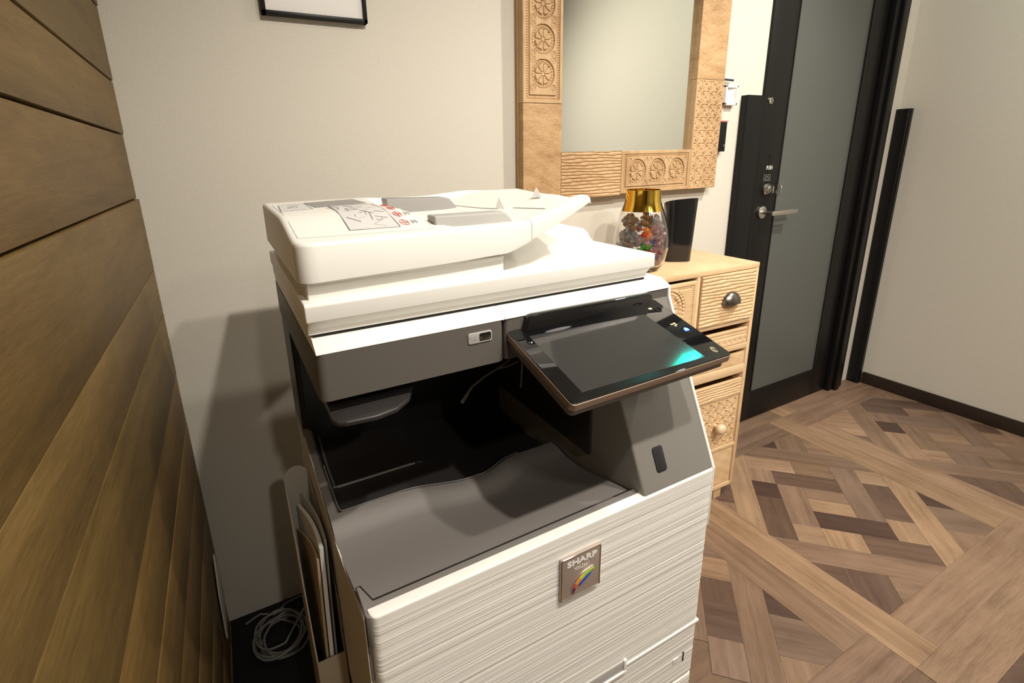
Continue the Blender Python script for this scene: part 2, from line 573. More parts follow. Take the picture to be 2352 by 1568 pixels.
for ix in range(-2, 2):
    for iy in range(-1, 2):
        ox, oy = 1.184 + PX * ix, -0.905 + PY * iy
        iw, ih = 0.696, 0.711
        cxx, cyy = ox + iw / 2, oy + ih / 2
        main = (ix == 0 and iy == 0)
        for (u0, u1, v0, v1, g, ck) in CELL:
            q = [(cxx + (u - w) * S2, cyy + (u + w) * S2) for u, w in ((u0, v0), (u1, v0), (u1, v1), (u0, v1))]
            for cc in ((1, 0, ox + iw), (-1, 0, -ox), (0, 1, oy + ih), (0, -1, -oy)):
                q = clip(q, *cc)
                if len(q) < 3:
                    break
            if len(q) < 3:
                continue
            if not main and rf.random() < 0.45:
                ck = rf.choice('LMGETPMGPE')
            floor_piece(q, A if g == 'u' else 3 * A, ck)
        # borders: two planks each way, pinwheel crossing at the lower left of the square
        bw = (PX - iw) / 2
        bh = (PY - ih) / 2
        rect = lambda x0, x1, y0, y1: [(x0, y0), (x1, y0), (x1, y1), (x0, y1)]
        floor_piece(rect(ox - bw, ox, oy - bh, oy + ih), PI / 2, 'T' if main else rf.choice('TLP'))
        floor_piece(rect(ox - 2 * bw, ox - bw, oy, oy + ih + bh), PI / 2, 'P' if main else rf.choice('PGL'))
        floor_piece(rect(ox, ox + iw + bw, oy - bh, oy), 0, 'P' if main else rf.choice('PMG'))
        floor_piece(rect(ox - bw, ox + iw, oy - 2 * bh, oy - bh), 0, 'L' if main else rf.choice('LPG'))

# ================================================================== the copier
PLx, PLy = -0.236174, -0.883526
pr = thing('copier', 'white and dark grey floor-standing office copier with a tilted black touch panel', 'copier', (PLx, PLy, 0))
W_, D_ = 0.608, 0.62

# ---- lower cabinet
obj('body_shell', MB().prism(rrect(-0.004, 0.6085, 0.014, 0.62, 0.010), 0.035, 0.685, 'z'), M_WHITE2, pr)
obj('base_plinth', MB().box(0.012, 0.596, 0.03, 0.60, 0.0, 0.036, c=0.003), M_DGREY, pr)


def ridged(name, x0, x1, z0, z1, seed, parent, smooth_top=0.0, notch=None, y=0.0, th=0.016, right_r=0.008):
    """front panel with fine uneven horizontal ridges, rounded vertical edges"""
    rg = np.random.RandomState(seed)
    nz = int((z1 - z0) / 0.00085)
    zs = np.linspace(z0, z1, nz)
    xs = np.concatenate([[x0, x0 + .0015, x0 + .004, x0 + .007], np.linspace(x0 + 0.010, x1 - 0.010, 34), [x1 - .007, x1 - .004, x1 - .0015, x1]])
    amp = np.repeat(rg.rand(nz // 3 + 2), 3)[:nz]
    base = rg.rand(nz)
    prof = np.convolve(base, np.ones(3) / 3, 'same')
    prof = (prof - prof.mean()) * 2.0
    prof2 = np.convolve(rg.rand(nz), np.ones(6) / 6, 'same')
    prof2 = (prof2 - prof2.mean()) * 3
    top = []
    for k, z in enumerate(zs):
        row = []
        for x in xs:
            e = 0.0
            for dd in (x - x0, x1 - x):
                if dd < 0.010:
                    e += 0.010 - math.sqrt(max(0, 0.010 ** 2 - (0.010 - dd) ** 2))
            kk = k + 2.2 * math.sin(x * 9 + seed)
            k0 = int(min(max(kk, 0), nz - 2))
            fr = min(max(kk - k0, 0), 1)
            h = prof[k0] * (1 - fr) + prof[k0 + 1] * fr + prof2[k]
            if smooth_top and z > z1 - smooth_top:
                h = 0.6
            ez = 0.0
            for dd in (z - z0, z1 - z):
                if dd < 0.003:
                    ez += 0.003 - math.sqrt(max(0, 0.003 ** 2 - (0.003 - dd) ** 2))
            row.append((x, y + e + ez - 0.00042 * h, z))
        top.append(row)
    bot = [[(p[0], y + th, p[2]) for p in row] for row in top]
    return obj(name, MB().slab(top, bot), M_RIDGE, parent, smooth=60)


front = ridged('front_cover', 0.0, 0.6085, 0.4165, 0.7505, 3, pr, smooth_top=0.013)
dr1 = ridged('paper_drawer', 0.0, 0.6085, 0.285, 0.411, 5, pr)
dr2 = ridged('paper_drawer', 0.0, 0.6085, 0.160, 0.281, 8, pr)
dr3 = ridged('paper_drawer', 0.0, 0.6085, 0.038, 0.156, 9, pr)
# seam lip and grip recess between cover and first drawer
obj('grip_recess', MB().prism([(0.19, 0.405), (0.418, 0.405), (0.418, 0.4285), (0.19, 0.4285)], -0.0022, 0.004, 'y', bevel=0.0012), M_LGREY, front)
obj('grip_lip', MB().box(0.186, 0.424, -0.005, 0.004, 0.4015, 0.4072, c=0.0015), M_WHITE, front)
obj('grip_rim', MB().box(0.418, 0.424, -0.004, 0.004, 0.4015, 0.430, c=0.001), M_WHITE, front)
obj('seam_lip', MB().box(0.424, 0.6085, -0.0022, 0.01, 0.4105, 0.4165, c=0.001), M_WHITE, front)
obj('level_window', MB().box(0.574, 0.5765, -0.0016, 0.006, 0.331, 0.352), M_BLACKP, dr1)
obj('size_label', MB().box(0.548, 0.562, -0.0014, 0.004, 0.337, 0.348), M_PAPER, dr1)

# ---- badge
bd = obj('badge', MB().prism(rrect(0.2768, 0.3520, 0.6325, 0.7103, 0.003), -0.0052, -0.0005, 'y', bevel=0.0012), M_BADGE, pr)
rim = MB()
rim.tube([(a, -0.0052, b) for a, b in rrect(0.2782, 0.3506, 0.6339, 0.7089, 0.003)], 0.0011, 6, closed=True)
obj('badge_rim', rim, M_CHROME, bd)
obj('lettering', text_mb('SHARP', 0.0132, frame_T((0.3152, -0.0056, 0.6965), (1, 0, 0), (0, 0, 1)), sx=1.42, bold=0.0005), M_TEXTW, bd)
obj('lettering', text_mb('MX-2661', 0.0092, frame_T((0.3150, -0.0056, 0.6840), (1, 0, 0), (0, 0, 1)), sx=0.84), M_TEXTW, bd)


def arc_band(p0, p1, p2, w0, wm, w1, y, n=14, off=0.0):
    """tapering crescent along a quadratic bezier in the xz plane"""
    L, R = [], []
    for i in range(n + 1):
        t = i / n
        x = (1 - t) ** 2 * p0[0] + 2 * t * (1 - t) * p1[0] + t * t * p2[0]
        z = (1 - t) ** 2 * p0[1] + 2 * t * (1 - t) * p1[1] + t * t * p2[1]
        dx = 2 * (1 - t) * (p1[0] - p0[0]) + 2 * t * (p2[0] - p1[0])
        dz = 2 * (1 - t) * (p1[1] - p0[1]) + 2 * t * (p2[1] - p1[1])
        l = math.hypot(dx, dz)
        w = (w0 * (1 - t) + w1 * t) + (wm - (w0 + w1) / 2) * 4 * t * (1 - t)
        nx, nz = -dz / l, dx / l
        L.append((x + nx * (w / 2 + off), z + nz * (w / 2 + off)))
        R.append((x - nx * (w / 2 - off), z - nz * (w / 2 - off)))
    return L, R


def band_mb(L, R, y0, y1, i0, i1):
    mb = MB()
    for i in range(i0, i1):
        mb.prism([L[i], L[i + 1], R[i + 1], R[i]], y0, y1, 'y')
    return mb


P0, P1, P2 = (0.2985, 0.6415), (0.300, 0.665), (0.3375, 0.6735)
L, R = arc_band(P0, P1, P2, 0.004, 0.011, 0.006, 0)
obj('emblem_back', band_mb(L, R, -0.0066, -0.0052, 0, 14), M_CHROME, bd)
L, R = arc_band(P0, P1, P2, 0.002, 0.0065, 0.003, 0, off=-0.0008)
rain = [((0.12, 0.02, 0.07), 0, 3), ((0.62, 0.08, 0.05), 3, 5), ((0.75, 0.33, 0.05), 5, 8), ((0.65, 0.6, 0.05), 8, 10), ((0.35, 0.6, 0.06), 10, 14)]
for k, (c, i0, i1) in enumerate(rain):
    obj('colour_stripe', band_mb(L, R, -0.0072, -0.0066, i0, i1), mat('emblem_colour_%d' % k, c, 0.3, coat=0.4), bd)
L, R = arc_band((0.3105, 0.6505), (0.3165, 0.6620), (0.3325, 0.6650), 0.001, 0.0080, 0.001, 0)
obj('colour_stripe', band_mb(L, R, -0.0070, -0.0060, 0, 14), mat('emblem_blue', (0.03, 0.09, 0.5), 0.3, coat=0.4), bd)

# ---- output tray (height field)
def tray_z(x, y):
    z = 0.7475 - 0.035 * sst(0.0, 0.19, y)                         # front shelf falling to the crease
    yr = 0.245 - 0.025 * sst(0.12, 0.24, x) + 0.035 * sst(0.26, 0.36, x)   # raised rim line
    rise = 0.014 * sst(yr - 0.055, yr - 0.012, y) * (1 - 0.6 * sst(0.30, 0.36, x))
    dip = 0.016 * sst(yr - 0.003, yr + 0.004, y) * sst(0.008, 0.014, x)
    z += rise - dip
    z += 0.006 * sst(0.325, 0.330, y) * (1 - sst(0.17, 0.2, x)) - 0.010 * sst(0.330, 0.336, y) * sst(0.02, 0.026, x) * (1 - sst(0.17, 0.2, x))
    z -= 0.012 * sst(0.15, 0.42, x) * sst(yr, yr + 0.1, y)
    z += 0.03 * sst(0.40, 0.5, y) * (1 - sst(0.0, 0.3, x))
    return z


def rim_y(x):
    return 0.245 - 0.025 * sst(0.12, 0.24, x) + 0.035 * sst(0.26, 0.36, x)


xs = sorted(set(np.round(np.concatenate([np.linspace(-0.005, 0.03, 15), np.linspace(0.03, 0.44, 60)]), 5)))
ys = sorted(set(np.round(np.concatenate([np.linspace(0.012, 0.17, 24), np.linspace(0.17, 0.35, 95), np.linspace(0.35, 0.5, 20)]), 5)))
top = [[(x, y, tray_z(x, y)) for x in xs] for y in ys]
bot = [[(x, y, 0.64) for x in xs] for y in ys]
tray = obj('output_tray', MB().slab(top, bot), M_TRAY, pr, smooth=50)
rows, rb = [], []
xi = list(np.linspace(0.0125, 0.438, 70))
for j in range(60):
    t = (j / 59) ** 1.3
    r1 = [(x, rim_y(x) + 0.0025 + (0.478 - rim_y(x)) * t) for x in xi]
    rows.append([(x, y, tray_z(x, y) + 0.0006) for x, y in r1])
    rb.append([(x, y, 0.66) for x, y in r1])
obj('tray_inner_shade', MB().slab(rows, rb), M_TRAYD, pr, smooth=50)  # dark skin over the tray, the scanner head's shadow as colour
mb = MB()
mb.tube([(x, rim_y(x), tray_z(x, rim_y(x) - 0.003) - 0.0004) for x in np.linspace(0.016, 0.36, 50)], 0.0013, 8)
mb.tube([(0.0125, 0.38, tray_z(0.005, 0.38)), (0.0125, 0.262, tray_z(0.005, 0.262)), (0.0135, 0.250, tray_z(0.005, 0.25)), (0.016, rim_y(0.016), tray_z(0.016, rim_y(0.016) - 0.003) - 0.0004)], 0.0011, 8)
obj('tray_rim', mb, mat('rim_highlight', (0.30, 0.29, 0.28), 0.3, metal=0.6, coat=0.4), pr)  # pale and half metallic, the rim's highlight put into the material
mb = MB()
mb.tube([(0.026 + (0.172 - 0.026) * k / 20, 0.328, tray_z(0.026 + (0.172 - 0.026) * k / 20, 0.328) + 0.0004) for k in range(21)], 0.0012, 8)
obj('tray_ridge', mb, mat('ridge_highlight', (0.45, 0.44, 0.42), 0.3, metal=0.6, coat=0.4), pr)  # paler again, highlight line of the step put into the material
# dark lip along the front with the offset seam at its left end
lip = MB()
lp = [(-0.004, 0.0075), (0.0, 0.0042), (0.4465, 0.0042), (0.4525, 0.033), (0.447, 0.0295), (0.010, 0.0275), (0.0005, 0.057), (-0.004, 0.057)]
lip.prism(lp, 0.70, 0.7488, 'z', bevel=0.0012)
obj('tray_lip', lip, M_TRAY, pr)
mb = MB()
mb.tube([(-0.0045, 0.0585, 0.7455), (0.0010, 0.0580, 0.7470), (0.0105, 0.0287, 0.7478), (0.2, 0.0297, 0.7478), (0.4468, 0.0307, 0.7478), (0.4530, 0.0345, 0.7478), (0.446, 0.052, 0.7468)], 0.0014, 6)
obj('lip_seam', mb, M_BLACKP, pr)
# side skin below the tray edge
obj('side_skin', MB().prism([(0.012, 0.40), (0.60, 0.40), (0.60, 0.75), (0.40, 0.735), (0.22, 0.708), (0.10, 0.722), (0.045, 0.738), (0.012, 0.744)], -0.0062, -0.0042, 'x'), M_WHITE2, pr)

# ---- right column with slanted face
def col_prof(x):
    return [(0.003, 0.752), (0.132, 1.035), (0.132, 1.045), (0.61, 1.045), (0.61, 0.64), (0.003, 0.64)]


obj('right_column', MB().prism(col_prof(0), 0.4445, 0.6045, 'x', bevel=0.004), M_COLM, pr)
obj('column_edge', MB().prism([(0.001, 0.7505), (0.1275, 1.032), (0.1285, 1.0462), (0.618, 1.0462), (0.618, 0.63), (0.001, 0.63)], 0.6035, 0.6095, 'x', bevel=0.0015), M_WHITE, pr)
# card sensor window: on the slanted face
sl = Vector((0, 0.129, 0.283)).normalized()
Ts = frame_T((0, 0.003, 0.752), (1, 0, 0), sl)
mb = MB()
mb.prism(rrect(0.4825, 0.5035, 0.026, 0.0655, 0.004), 0.0, 0.0012, 'z', bevel=0.0004)
mb.v = [(Ts @ Vector(p))[:] for p in mb.v]
obj('sensor_window', mb, mat('sensor_black', (0.025, 0.023, 0.026), 0.25), pr)
mb = MB()
mb.tube([(a, b, 0.0004) for a, b in rrect(0.482, 0.504, 0.0255, 0.066, 0.0045)], 0.0005, 5, closed=True)
mb.v = [(Ts @ Vector(p))[:] for p in mb.v]
obj('window_seam', mb, M_BLACKP, pr)

# ---- rear column and cavity back
obj('rear_column', MB().prism(rrect(-0.006, 0.45, 0.485, 0.62, 0.006), 0.64, 1.0, 'z'), M_BLACKP, pr)
obj('cavity_lining', MB().box(0.004, 0.444, 0.478, 0.486, 0.70, 0.985), M_BLACKP, pr)
obj('cavity_wall', MB().box(0.4385, 0.4455, 0.135, 0.485, 0.755, 0.985), M_TRAYD, pr)
# upper exit shelf under the scanner head
sh = [(0.001, 0.40), (0.001, 0.118), (0.005, 0.108), (0.015, 0.103), (0.055, 0.099), (0.085, 0.106), (0.108, 0.125), (0.128, 0.165), (0.14, 0.22), (0.14, 0.40)]
shelf = obj('exit_shelf', MB().prism(sh, 0.953, 0.961, 'z', bevel=0.003), M_TRAYD, pr)
obj('shelf_hanger', MB().box(0.01, 0.13, 0.2, 0.4, 0.96, 0.985), M_BLACKP, shelf)
# paper-level flag arm
mb = MB()
mb.tube([(0.287, 0.35, 0.803), (0.293, 0.35, 0.811), (0.311, 0.352, 0.831), (0.345, 0.356, 0.846), (0.377, 0.36, 0.854), (0.41, 0.37, 0.861), (0.424, 0.38, 0.868)], [0.0042, 0.0040, 0.0024, 0.0022, 0.0022, 0.002, 0.002], 8)
mb.tube([(0.377, 0.36, 0.854), (0.40, 0.362, 0.852), (0.43, 0.366, 0.856)], 0.0018, 8)
mb.tube([(0.43, 0.355, 0.800), (0.433, 0.355, 0.835), (0.437, 0.36, 0.86)], 0.0022, 8)
obj('flag_arm', mb, mat('arm_grey', (0.33, 0.30, 0.28), 0.4), pr)

# ---- scanner head
hd = obj('scanner_head', MB().prism(rrect(-0.0085, 0.264, 0.128, 0.62, 0.012), 0.9815, 1.0455, 'z', bevel=0.0), M_DGREY, pr)
obj('head_right', MB().prism(rrect(0.2655, 0.607, 0.130, 0.62, 0.006), 0.9815, 1.0465, 'z', bevel=0.0), M_DGREY, pr)
deck = MB()
pp = rrect(-0.0085, 0.2645, 0.1285, 0.62, 0.012)
deck.prism([(0.1285, 1.0475), (0.131, 1.0505), (0.152, 1.0610), (0.62, 1.0625), (0.62, 1.0462), (0.1285, 1.0462)], -0.0075, 0.2648, 'x', bevel=0.0018)
obj('head_deck', deck, M_WHITE, pr)
deck = MB().prism([(0.1285, 1.0475), (0.131, 1.0505), (0.152, 1.0610), (0.62, 1.0625), (0.62, 1.0462), (0.1285, 1.0462)], 0.2655, 0.6095, 'x', bevel=0.0018)
obj('head_deck', deck, M_WHITE, pr)
obj('lid_gasket', MB().box(-0.004, 0.571, 0.157, 0.60, 1.060, 1.0665), M_BLACKP, pr)
# usb port
ub = obj('port_plate', MB().prism(rrect(0.2025, 0.2412, 1.0192, 1.0358, 0.003), 0.1262, 0.1285, 'y', bevel=0.0006), M_LGREY, pr)
obj('usb_port', MB().tube([(a, 0.126, b) for a, b in rrect(0.2215, 0.2382, 1.0235, 1.0328, 0.0012)], 0.0011, 6, closed=True), M_BLACKP, ub)
obj('port_tongue', MB().box(0.2235, 0.2365, 0.1256, 0.1262, 1.0252, 1.0288), M_CHROME, ub)
obj('port_hole', MB().box(0.2225, 0.2375, 0.1258, 0.1261, 1.0285, 1.032), M_BLACKP, ub)
mb = MB()
mb.tube([(0.2065, 0.126, 1.0272), (0.219, 0.126, 1.0284)], 0.0004, 5)
mb.tube([(0.210, 0.126, 1.0275), (0.204, 0.126, 1.0303), (0.2155, 0.126, 1.0306)], 0.0004, 5)
mb.tube([(0.211, 0.126, 1.0275), (0.2140, 0.126, 1.0252), (0.2165, 0.126, 1.0252)], 0.0004, 5)
obj('usb_symbol', mb, M_TEXTG, ub)
# glossy hinge cover above the touch panel
obj('hinge_cover', MB().prism([(0.292, 1.0195), (0.300, 1.0475), (0.310, 1.0495), (0.548, 1.0475), (0.556, 1.0415), (0.551, 1.0175)], 0.1175, 0.1315, 'y', bevel=0.003), M_GLOSS, pr)

# ---- platen lid
lid = obj('platen_lid', MB().prism([(0.1425, 1.0850), (0.1425, 1.1065), (0.146, 1.110), (0.60, 1.110), (0.60, 1.0850)], -0.0125, 0.5805, 'x', bevel=0.002), M_WHITE, pr)
obj('lid_underside', MB().prism([(0.1435, 1.0855), (0.1545, 1.0735), (0.1545, 1.0655), (0.595, 1.0655), (0.595, 1.0855)], -0.0105, 0.5735, 'x', bevel=0.0012), M_WHITE, lid)
# raised exit platform on the lid, scooped on its left
top, bot = [], []
for j in range(21):
    row, rb = [], []
    for i in range(27):
        s, t = i / 26, j / 20
        x = 0.285 + (0.575 - 0.285) * s
        yf = 0.160 if x < 0.37 else 0.160 + (x - 0.37) / 0.205 * 0.142
        y = yf + (0.555 - yf) * t
        z = 1.1085 + 0.024 * sst(0.0, 0.035, (y - yf)) * sst(0.33, 0.50, x + (y - yf) * 0.25) + 0.004 * sst(0.30, 0.55, y) * s
        row.append((x, y, z))
        rb.append((x, y, 1.105))
    top.append(row)
    bot.append(rb)
obj('exit_platform', MB().slab(top, bot), M_WHITE, lid, smooth=50)

# ---- document feeder
X0 = -0.0135


def y_front(x):
    r = 0.022
    d = x - X0
    return 0.150 + (r - math.sqrt(max(0, r * r - (r - d) ** 2)) if d < r else 0)


def z_bot(x):
    if x < 0.2:
        return 1.134 + 0.004 * (x / 0.2)
    t = (x - 0.2)
    return 1.138 + 0.0035 * (t / 0.0838) if t < 0.0838 else 1.1415 + 0.0650 * ((t - 0.0838) / 0.154) ** 1.15


def z_top(x, y):
    z = 1.1845 + 0.021 * sst(0.0, 1.0, (y - 0.150) / 0.17)
    if x > 0.16:
        b = 1.1775 + 0.033 * sst(0.30, 0.47, x) * (1 - 0.4 * sst(0.25, 0.55, y)) + 0.008 * sst(0.3, 0.55, y)
        edge = 0.165 + 0.05 * (abs(y - 0.36) / 0.2) ** 2 * (1 if y < 0.36 else 0.3)
        inb = sst(0.176, 0.186, y) * (1 - sst(0.552, 0.566, y)) * sst(edge + 0.0, edge + 0.012, x)
        rimz = 1.1845 + 0.034 * sst(0.30, 0.45, x) * (1 - 0.5 * sst(0.2, 0.55, y)) + 0.017 * sst(0.2, 0.5, y) * (1 - 0.8 * sst(0.3, 0.5, x))
        k = sst(0.17, 0.25, x)
        z = (z * (1 - k) + rimz * k) * (1 - inb) + b * inb
    return z


def x_right(y):
    return 0.438 + 0.125 * ((y - 0.15) / 0.42) ** 1.1


def body(x_a, x_b, nx, right_outline=False, ra=0.0, rb=0.0):
    top, bot = [], []
    ts = sorted(set([0, .004, .01, .02, .035, .05] + list(np.round(np.linspace(0.06, 0.95, 60), 4)) + [.96, .97, .98, .99, .996, 1]))
    ss = sorted(set(([0, .005, .015, .03, .05, .075] if ra else []) + list(np.round(np.linspace(0 if not ra else .09, .94, nx), 4)) + [.955, .97, .985, .995, 1]))
    for t in ts:
        row, rw = [], []
        for s in ss:
            # y spans front..back at this x
            yb = 0.585
            y_n = 0.15 + (yb - 0.15) * t
            xb = x_right(y_n) if right_outline else x_b
            x = x_a + (xb - x_a) * s
            yf = y_front(x)
            y = yf + (yb - yf) * t
            z = z_top(x, y)
            dl = []
            dl.append(y - yf)
            dl.append(yb - y)
            if ra:
                dl.append(x - x_a)
            if rb:
                dl.append(xb - x)
            R = 0.006
            for d in dl:
                if d < R:
                    z -= (R - math.sqrt(max(0, R * R - (R - d) ** 2))) * 0.9
            zb = z_bot(x)
            if right_outline:
                q = (x - x_a) / (xb - x_a)
                zb = 1.158 + 0.050 * q ** 1.1 + 0.006 * q * sst(0.15, 0.5, y)
                zb = min(zb, z - 0.004)
            row.append((x, y, z))
            # bottom pulled in a little for a rounded lower edge
            rw.append((x, y + (0.010 if t == 0 else 0) * 0 , zb))
        top.append(row)
        bot.append(rw)
    return MB().slab(top, bot)


adf = obj('document_feeder', body(X0, 0.3258, 56, ra=1), M_WHITE, pr, smooth=45)
ft = obj('feed_tray', body(0.3266, 0.44, 30, right_outline=True, rb=1), M_WHITE, pr, smooth=45)
obj('feeder_plinth', MB().prism([(0.162, 1.108), (0.162, 1.130), (0.158, 1.137), (0.58, 1.137), (0.58, 1.108)], -0.004, 0.2835, 'x', bevel=0.002), M_WHITE, adf)


def patch(name, quad, n, m, parent, dz=0.0007, m2=6):
    """thin sticker following the feeder top; quad = 4 xy corners"""
    a, b, c, d = [Vector((*p, 0)) for p in quad]
    tp, bt = [], []
    for i in range(n + 1):
        r1, r2 = [], []
        for j in range(m2 + 1):
            p = (a.lerp(b, j / m2)).lerp(d.lerp(c, j / m2), i / n)
            z = z_top(p.x, p.y)
            r1.append((p.x, p.y, z + dz))
            r2.append((p.x, p.y, z - 0.001))
        tp.append(r1)
        bt.append(r2)
    return obj(name, MB().slab(tp, bt), m, parent, smooth=60)


def line_on_top(mb, pts, r=0.0005, lift=0.0009):
    out = []
    for a, b in zip(pts, pts[1:]):
        for k in range(5):
            t = k / 4
            x, y = a[0] + (b[0] - a[0]) * t, a[1] + (b[1] - a[1]) * t
            out.append((x, y, z_top(x, y) + lift))
    mb.tube(out, r, 4)


M_STICK = mat('sticker_white', (0.70, 0.69, 0.69), 0.4)
st = patch('instruction_sticker', [(0.066, 0.200), (0.150, 0.200), (0.150, 0.395), (0.078, 0.405)], 8, M_STICK, adf)
mb = MB()
line_on_top(mb, [(0.066, 0.200), (0.136, 0.196), (0.150, 0.395), (0.078, 0.405), (0.066, 0.200)], 0.0006)
rs = random.Random(3)
for k in range(26):
    x, y = rs.uniform(0.078, 0.125), rs.uniform(0.215, 0.375)
    a = rs.choice([0.2, 0.5, 1.3, 2.4, -0.4])
    l = rs.uniform(0.006, 0.022)
    line_on_top(mb, [(x, y), (x + l * math.cos(a), y + l * math.sin(a) * 2)], rs.uniform(0.0003, 0.0008))
obj('sticker_drawing', mb, M_TEXTG, st)
for k, y in enumerate((0.215, 0.26, 0.305, 0.35)):
    x = 0.1485 + 0.004 * k
    mb = MB()
    pts = [(x + 0.006 * math.cos(g), y + 0.014 * math.sin(g)) for g in np.linspace(0, 2 * PI, 13)]
    line_on_top(mb, pts, 0.00045)
    line_on_top(mb, [(x - 0.006, y), (x + 0.006, y)], 0.0007)
    line_on_top(mb, [(x, y - 0.014), (x, y + 0.014)], 0.0005)
    obj('red_symbol', mb, M_RED, adf)
    x = 0.160 + 0.004 * k
    mb = MB()
    for q in range(3):
        line_on_top(mb, [(x + 0.003 * q, y - 0.008 + 0.005 * (q % 2)), (x + 0.003 * q + 0.001, y + 0.009)], 0.0004)
        line_on_top(mb, [(x + 0.003 * q, y), (x + 0.003 * q + 0.003, y)], 0.0004)
    obj('caption_print', mb, M_TEXTG, adf)
lb = patch('corner_label', [(-0.002, 0.36), (0.048, 0.375), (0.052, 0.50), (0.006, 0.49)], 6, M_STICK, adf)
mb = MB()
line_on_top(mb, [(-0.002, 0.36), (0.048, 0.375), (0.052, 0.50), (0.006, 0.49), (-0.002, 0.36)], 0.0005)
line_on_top(mb, [(0.014, 0.41), (0.030, 0.415), (0.032, 0.45), (0.018, 0.45), (0.014, 0.41)], 0.0005)
line_on_top(mb, [(0.018, 0.425), (0.028, 0.44)], 0.0012)
obj('sticker_drawing', mb, M_TEXTG, lb)
patch('dark_band', [(0.056, 0.40), (0.150, 0.425), (0.152, 0.545), (0.054, 0.52)], 6, M_MGREY, adf)
mb = MB()
line_on_top(mb, [(-0.004, 0.185), (0.02, 0.182), (0.06, 0.178), (0.16, 0.174), (0.18, 0.174)], 0.0004, 0.0002)
line_on_top(mb, [(-0.004, 0.185), (-0.004, 0.26), (-0.003, 0.5)], 0.0004, 0.0002)
obj('cover_seam', mb, M_LGREY, adf)

# guides and fins on the feed tray
g1 = MB().prism([(0.188, 1.172), (0.186, 1.200), (0.300, 1.1985), (0.306, 1.196), (0.318, 1.183), (0.318, 1.172)], 0.190, 0.222, 'y', bevel=0.0025)
obj('paper_guide', g1, M_LGREY, adf)
g2 = MB().prism([(0.196, 1.172), (0.19, 1.210), (0.31, 1.206), (0.320, 1.203), (0.336, 1.185), (0.336, 1.172)], 0.440, 0.475, 'y', bevel=0.0025)
obj('paper_guide', g2, M_MGREY, adf)
for x, y, zz, h in ((0.352, 0.300, 1.192, 0.020), (0.430, 0.30, 1.208, 0.016)):
    obj('paper_stop', MB().add([(x - 0.006, y, zz), (x + 0.010, y, zz), (x + 0.002, y - 0.02, zz), (x + 0.002, y, zz + h), (x + 0.0035, y, zz + h)], [(0, 2, 1), (0, 1, 4, 3), (0, 3, 2), (1, 2, 4), (2, 3, 4)]), M_WHITE, ft)
mb = MB()
for a, b in (((0.335, 0.49), (0.366, 0.325)), ((0.378, 0.290), (0.392, 0.19))):
    pts = []
    for k in range(8):
        t = k / 7
        x, y = a[0] + (b[0] - a[0]) * t, a[1] + (b[1] - a[1]) * t
        pts.append((x, y, z_top(x, y) - 0.0006))
    mb.tube(pts, 0.0016, 6)
obj('tray_slot', mb, M_MGREY, ft)

# ---- touch panel (own frame: x along its lower edge, y up the slope)
pn = bpy.data.objects.new('control_panel', None)
mb = MB().prism(rrect(0, 0.3, 0, 0.170, 0.006), -0.0015, 0.0, 'z', bevel=0.0006)
pn = obj('control_panel', mb, M_GLOSS, pr, loc=(0.2695, -0.033, 0.978), rot=(math.radians(16.6), math.radians(-0.9), 0))
obj('bronze_frame', MB().prism(rrect(-0.001, 0.301, -0.001, 0.171, 0.007), -0.0125, -0.0015, 'z', bevel=0.001), M_BRONZE, pn)
obj('panel_underside', MB().prism(rrect(0.003, 0.297, 0.004, 0.168, 0.007), -0.026, -0.0125, 'z', bevel=0.003), M_DGREY, pn)
obj('panel_arm', MB().box(0.05, 0.25, 0.09, 0.19, -0.05, -0.024, c=0.006), M_DGREY, pn)
obj('screen', MB().prism([(0.0255, 0.0150), (0.2520, 0.0100), (0.2460, 0.1345), (0.0255, 0.1475)], -0.0004, 0.00025, 'z'), M_SCREEN, pn)
mb = MB()
mb.add([(0.0255, 0.132, 0.0003), (0.246, 0.119, 0.0003), (0.246, 0.1345, 0.0003), (0.0255, 0.1475, 0.0003)], [(0, 1, 2, 3)])
for nm, (cx, cy), s in (('home_button', (0.2822, 0.0757), 0.0042),):
    hb = obj(nm, MB().prism([(cx - s, cy - s * .8), (cx + s, cy - s * .8), (cx + s, cy + s * .3), (cx, cy + s * 1.2), (cx - s, cy + s * .3)], 0.0001, 0.0007, 'z'), emis('blue_glow', (0.05, 0.15, 1.0), 6.0), pn)
    obj('home_core', MB().prism([(cx - s * .5, cy - s * .4), (cx + s * .5, cy - s * .4), (cx + s * .5, cy + s * .3), (cx, cy + s * .7), (cx - s * .5, cy + s * .3)], 0.0007, 0.0009, 'z'), emis('white_glow', (0.7, 0.8, 1.0), 5.0), hb)
M_IND = mat('indicator_cream', (0.55, 0.52, 0.38), 0.5)
for (x, y) in ((0.268, 0.0950), (0.272, 0.0950), (0.276, 0.0920), (0.272, 0.0895), (0.276, 0.0960)):
    obj('indicator', MB().box(x - 0.0016, x + 0.0016, y - 0.0016, y + 0.0016, 0.0, 0.0005), M_IND, pn)
obj('indicator', MB().box(0.2655, 0.2725, 0.143, 0.1475, 0.0, 0.0005), M_IND, pn)
M_RING = mat('ring_black', (0.03, 0.03, 0.03), 0.2)
obj('power_button', MB().tube([(0.2815 + 0.006 * math.cos(g), 0.139 + 0.006 * math.sin(g), 0.0003) for g in np.linspace(0, 2 * PI, 20)[:-1]], 0.0005, 5, closed=True), M_RING, pn)
obj('button_ring', MB().tube([(0.2822 + 0.0085 * math.cos(g), 0.0757 + 0.0085 * math.sin(g), 0.0003) for g in np.linspace(0, 2 * PI, 20)[:-1]], 0.0004, 5, closed=True), M_RING, pn)
mb = MB()
